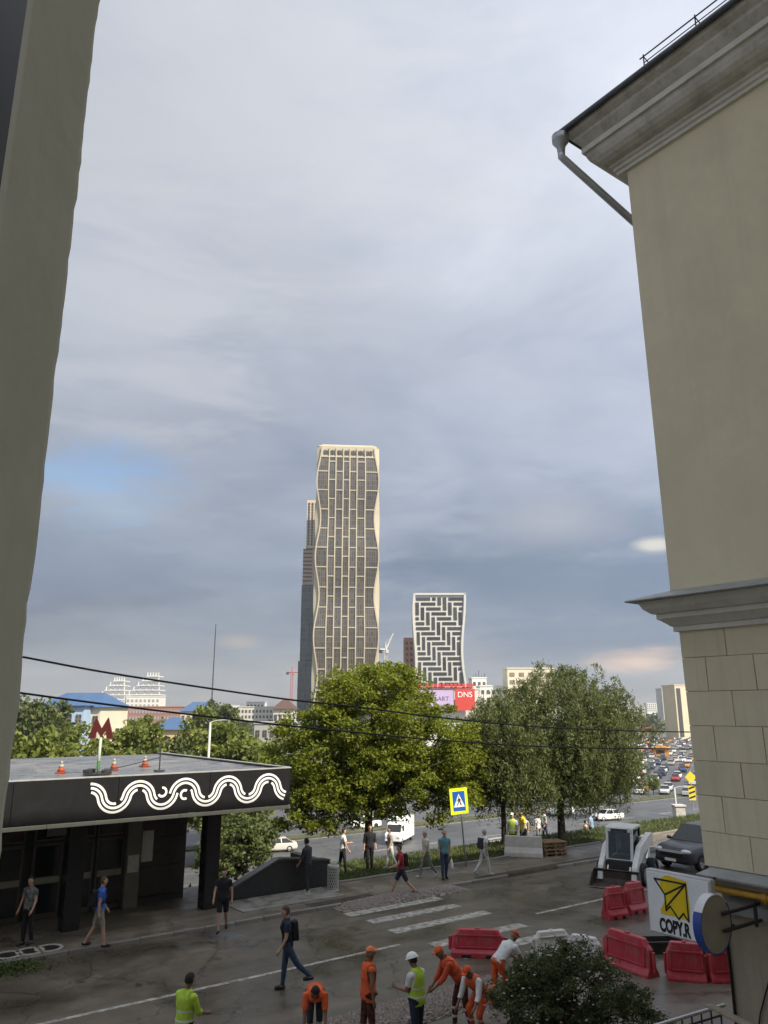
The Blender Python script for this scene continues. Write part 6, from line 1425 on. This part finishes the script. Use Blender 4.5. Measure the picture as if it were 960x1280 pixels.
def far_street_bits():
    # warning signs and wall at the right of the avenue
    Y = 118; a = at(862, 962, Y); t = thing('warning_signs', 'post with yellow diamond sign and striped board right of the avenue', 'sign', (a.x, Y, ZL)); h = a.z - ZL
    MB().tube([(0, 0, 0), (0, 0, h)], .07, 6).build('post', m_galv, t)
    yl = mat('sign_warning_yellow', (0.68, 0.52, 0.04), .5)
    MB().prism([(0, h - 1.9), (.85, h - 1.05), (0, h - .2), (-.85, h - 1.05)], -.12, -.08).build('diamond_sign', yl, t)
    MB().box((0, -.1, h - 3.2), (1.0, .05, 2.0)).build('chevron_board', yl, t)
    for k in range(3): MB().add([(-.45, -.14, h - 4.05 + k*.65), (.45, -.14, h - 3.75 + k*.65), (.45, -.14, h - 3.5 + k*.65), (-.45, -.14, h - 3.8 + k*.65)], [(0, 1, 2, 3)]).build('chevron', m_black, t)
    a = at(848, 1008, 92); t = thing('grey_pillar', 'pale grey concrete pillar at the avenue corner by the wing', 'pillar', (a.x, 92, ZL)); h = a.z - ZL
    MB().box((0, 0, h/2), (1.1, 1.1, h)).build('shaft', mat('pale_concrete', (0.46,)*3), t, bevel=.05); MB().box((0, 0, h + .1), (1.3, 1.3, .2)).build('cap', mat('pale_concrete', (0.46,)*3), t, bevel=.03)
    a, b = at(858, 1022, 70), at(905, 1020, 62); o = MB().add([(a.x, a.y, -8), (b.x, b.y, -8), (b.x, b.y + .5, -8), (a.x, a.y + .5, -8), (a.x, a.y, a.z), (b.x, b.y, b.z), (b.x, b.y + .5, b.z), (a.x, a.y + .5, a.z)], [(3,2,1,0),(4,5,6,7),(0,1,5,4),(1,2,6,5),(2,3,7,6),(3,0,4,7)]).build('low_wall', mat('brick_red', (0.24, 0.12, 0.08), .85, var=.2, scale=1)); tag(o, 'low red brown wall beyond the dark suv', 'wall')
    rg = random.Random(3)
    for k, (px, py, c, lb) in enumerate(((826, 945, (0.6, 0.28, 0.06), 'orange kiosk among the parked cars at right'), (842, 912, (0.62, 0.48, 0.05), 'yellow awning stall far back in the car park'), (838, 905, (0.7, 0.69, 0.64), 'white stall roof behind the yellow awning stall'), (795, 926, (0.45, 0.3, 0.2), 'brown kiosk left of the orange kiosk'), (812, 915, (0.5, 0.1, 0.07), 'red kiosk far back in the car park'))):
        p = gnd(px, py, -8.46); s = p.y/300; t = thing('market_kiosk', lb, 'kiosk', p, R(-20), 'kiosks in the car park'); m_ = mat('kiosk_%d' % k, c, .6)
        MB().box((0, 0, 1.3), (5*s + 1, 3, 2.6)).build('booth', m_, t); MB().prism([(-2.8*s - .8, 2.6), (2.8*s + .8, 2.6), (0, 3.5)], -2, 2).build('roof', m_, t); MB().box((0, -1.53, 1.4), (3*s, .08, 1.2)).build('hatch', m_glassd, t)
    # a few walkers far down on the avenue
    for px, py, lb in ((310, 1086, 'far walker in white seen under the pavilion roof'), (258, 1, ''),):
        if not lb: continue
far_street_bits()

# ------------------------------------------------------------------ air
def haze():
    o = MB().box((0, 0, 84), (7500, 7500, 196)).build('haze', None); o.data.materials.clear()
    m = bpy.data.materials.new('haze_air'); m.use_nodes = True; nt = m.node_tree; nt.nodes.clear()
    v = nt.nodes.new('ShaderNodeVolumePrincipled'); v.inputs['Color'].default_value = (0.80, 0.86, 0.94, 1); v.inputs['Density'].default_value = 0.00014; v.inputs['Anisotropy'].default_value = 0.0
    out = nt.nodes.new('ShaderNodeOutputMaterial'); nt.links.new(v.outputs[0], out.inputs['Volume']); o.data.materials.append(m)
    o['kind'] = 'stuff'; o['label'] = 'thin pale haze in the air'; o['category'] = 'haze'
haze()
